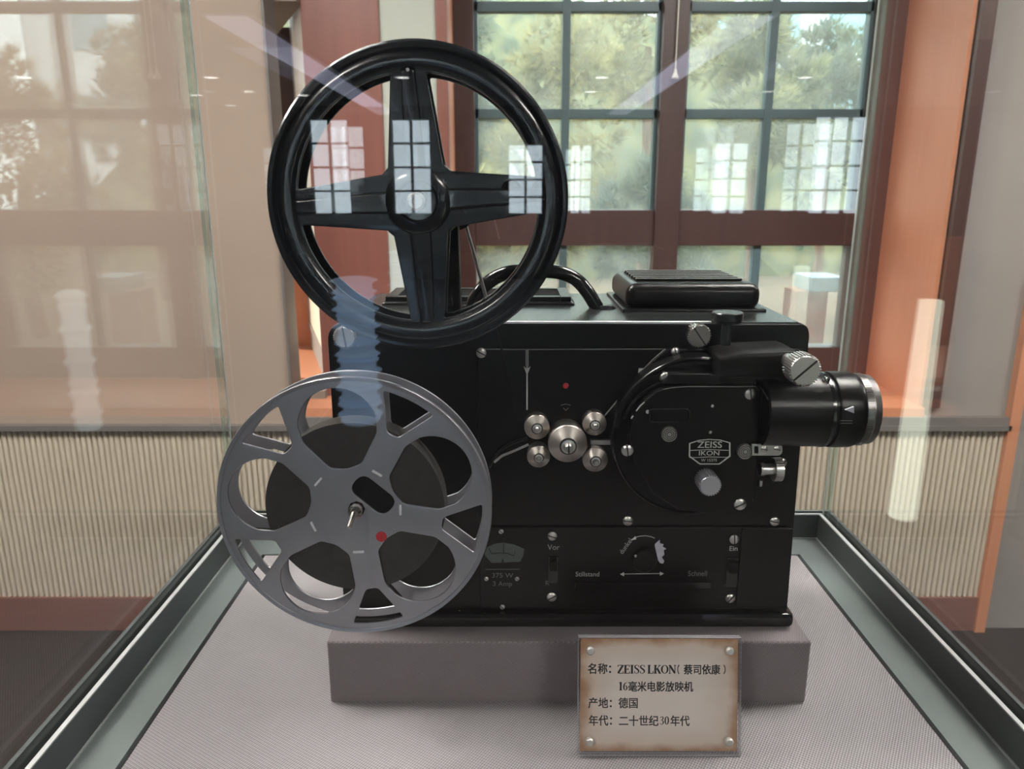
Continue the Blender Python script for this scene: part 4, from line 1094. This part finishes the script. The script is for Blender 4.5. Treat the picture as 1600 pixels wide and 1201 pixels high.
# serif capitals and figures drawn with thick and thin strokes, in a 0..1 high box
def _st(x0, y0, x1, y1, w): return [(x0, y0, w), (x1, y1, w)]
TK, TN, SF = 0.20, 0.08, 0.085
GL = {
 'Z': (0.62, [_st(0.06, 0.97, 0.58, 0.97, SF), _st(0.53, 0.96, 0.07, 0.04, TK), _st(0.04, 0.03, 0.58, 0.03, SF), _st(0.06, 0.97, 0.06, 0.78, TN), _st(0.57, 0.03, 0.57, 0.25, TN)]),
 'E': (0.64, [_st(0.17, 0, 0.17, 1, TK), _st(0.03, 0.97, 0.57, 0.97, SF), _st(0.03, 0.03, 0.59, 0.03, SF), _st(0.2, 0.51, 0.44, 0.51, TN), _st(0.44, 0.40, 0.44, 0.62, TN), _st(0.56, 0.97, 0.56, 0.76, TN), _st(0.58, 0.03, 0.58, 0.26, TN)]),
 'I': (0.38, [_st(0.18, 0, 0.18, 1, TK), _st(0.03, 0.97, 0.33, 0.97, SF), _st(0.03, 0.03, 0.33, 0.03, SF)]),
 'S': (0.56, [[(0.47, 0.76, 0.05), (0.42, 0.93, 0.06), (0.26, 0.98, 0.07), (0.11, 0.89, 0.12), (0.11, 0.70, 0.15), (0.28, 0.54, 0.18), (0.43, 0.38, 0.16), (0.45, 0.17, 0.12), (0.32, 0.03, 0.07), (0.14, 0.05, 0.06), (0.05, 0.26, 0.05)], _st(0.48, 0.97, 0.48, 0.72, 0.04), _st(0.05, 0.02, 0.05, 0.30, 0.04)]),
 'L': (0.62, [_st(0.17, 0, 0.17, 1, TK), _st(0.03, 0.97, 0.33, 0.97, SF), _st(0.03, 0.03, 0.58, 0.03, SF), _st(0.57, 0.03, 0.57, 0.30, TN)]),
 'K': (0.74, [_st(0.17, 0, 0.17, 1, TK), _st(0.03, 0.97, 0.33, 0.97, SF), _st(0.03, 0.03, 0.33, 0.03, SF), _st(0.24, 0.45, 0.60, 0.95, TN), _st(0.36, 0.60, 0.62, 0.03, TK), _st(0.48, 0.03, 0.74, 0.03, SF), _st(0.46, 0.97, 0.70, 0.97, SF)]),
 'O': (0.74, [[(0.36+0.29*math.cos(a), 0.5+0.47*math.sin(a), 0.065+0.11*abs(math.cos(a))**1.5) for a in (2*PI*i/24 for i in range(25))]]),
 'N': (0.74, [_st(0.12, 0, 0.12, 1, TN), _st(0.12, 0.97, 0.62, 0.05, TK), _st(0.63, 0.0, 0.63, 1, TN), _st(0.01, 0.97, 0.20, 0.97, SF), _st(0.01, 0.03, 0.24, 0.03, SF), _st(0.52, 0.97, 0.74, 0.97, SF)]),
 '1': (0.46, [_st(0.23, 0, 0.23, 1, TK), _st(0.08, 0.03, 0.38, 0.03, SF), _st(0.07, 0.82, 0.22, 0.97, TN)]),
 '6': (0.52, [[(0.43, 0.95, 0.05), (0.25, 0.86, 0.09), (0.12, 0.62, 0.14), (0.10, 0.30, 0.15), (0.17, 0.08, 0.1), (0.27, 0.03, 0.06), (0.39, 0.12, 0.12), (0.42, 0.30, 0.15), (0.37, 0.50, 0.1), (0.27, 0.56, 0.05), (0.14, 0.46, 0.05)]]),
 '3': (0.52, [[(0.08, 0.82, 0.08), (0.17, 0.95, 0.06), (0.30, 0.95, 0.08), (0.38, 0.78, 0.14), (0.30, 0.58, 0.08), (0.18, 0.53, 0.05), (0.33, 0.48, 0.08), (0.42, 0.28, 0.15), (0.34, 0.08, 0.09), (0.19, 0.03, 0.06), (0.07, 0.16, 0.09)]]),
 '0': (0.52, [[(0.26+0.17*math.cos(a), 0.5+0.46*math.sin(a), 0.06+0.10*abs(math.cos(a))**1.3) for a in (2*PI*i/20 for i in range(21))]]),
 ' ': (0.20, []),
}
def serif(txt, x, y, h, squeeze=1.0):
    """returns a bmesh of the lettering with its left foot at x, y and the pen's end x"""
    bm = BM()
    for ch in txt:
        w, strokes = GL[ch]
        for si_, s in enumerate(strokes):
            if len(s) > 2:
                q = smooth_path([(a, b, c) for a, b, c in s], 4)
            else: q = [Vector(p) for p in s]
            zz = 0.00002*si_
            L = []
            for i, p in enumerate(q):
                d = Vector((q[min(i+1, len(q)-1)].x-q[max(i-1, 0)].x, q[min(i+1, len(q)-1)].y-q[max(i-1, 0)].y)).normalized()
                n = Vector((-d.y, d.x))*p.z/2
                L.append((bm.verts.new((x+(p.x+n.x)*h*squeeze, y+(p.y+n.y)*h, 0.00065+zz)), bm.verts.new((x+(p.x-n.x)*h*squeeze, y+(p.y-n.y)*h, 0.00065+zz))))
            for A, B in zip(L, L[1:]): bm.faces.new((A[0], A[1], B[1], B[0]))
        x += w*h*squeeze
    bmesh.ops.recalc_face_normals(bm, faces=bm.faces)
    return bm, x
pxk = cw/252.0                      # card metres per photo pixel
def cx(u): return -cw/2+(u-899)*pxk
def cy(v): return chh-(v-995)*chh/182.0
def han(body, u, v, size_px, adv=None):
    """left edge at pixel u, middle at pixel v"""
    bm = text_local(body, size_px*pxk, 0.00012, 0.00018, align='LEFT')
    lo = min(q.co.x for q in bm.verts); hi = max(q.co.x for q in bm.verts)
    s = (adv*pxk)/(hi-lo) if adv else 1.0
    ly = [q.co.y for q in bm.verts]; my = (min(ly)+max(ly))/2
    for q in bm.verts: q.co = Vector((cx(u)+(q.co.x-lo)*s, cy(v)+q.co.y-my, 0.00068+q.co.z))
    return bm
line1 = han('名称', 914, 1045, 17.5, 30.5); join(line1, han('：', 947, 1046, 17, 3.2))
s_, e_ = serif('ZEISS LKON', cx(960), cy(1052.5), 13.2*pxk, 1.19); join(line1, s_)
join(line1, han('（', 1053, 1046, 15, 3.4)); join(line1, han('蔡司依康', 1063, 1046, 16.5, 57)); join(line1, han('）', 1125, 1046, 15, 3.4))
card('lettering', line1, M['ink'])
s_, e_ = serif('16', cx(962), cy(1078.5), 13*pxk, 1.12)
line2 = s_; join(line2, han('毫米电影放映机', 977, 1072.5, 16.8, 101)); card('lettering', line2, M['ink'])
line3 = han('产地', 915, 1098, 17.5, 31); join(line3, han('：', 948.5, 1099, 17, 3.2)); join(line3, han('德国', 962, 1098, 17.5, 30)); card('lettering', line3, M['ink'])
line4 = han('年代', 916, 1125, 17.5, 30.5); join(line4, han('：', 949, 1126, 17, 3.2)); join(line4, han('二十世纪', 963, 1125.5, 17.5, 61.5))
s_, e_ = serif('30', cx(1026), cy(1131.5), 13*pxk, 1.12); join(line4, s_); join(line4, han('年代', 1043, 1125.5, 17.5, 30)); card('lettering', line4, M['ink'])
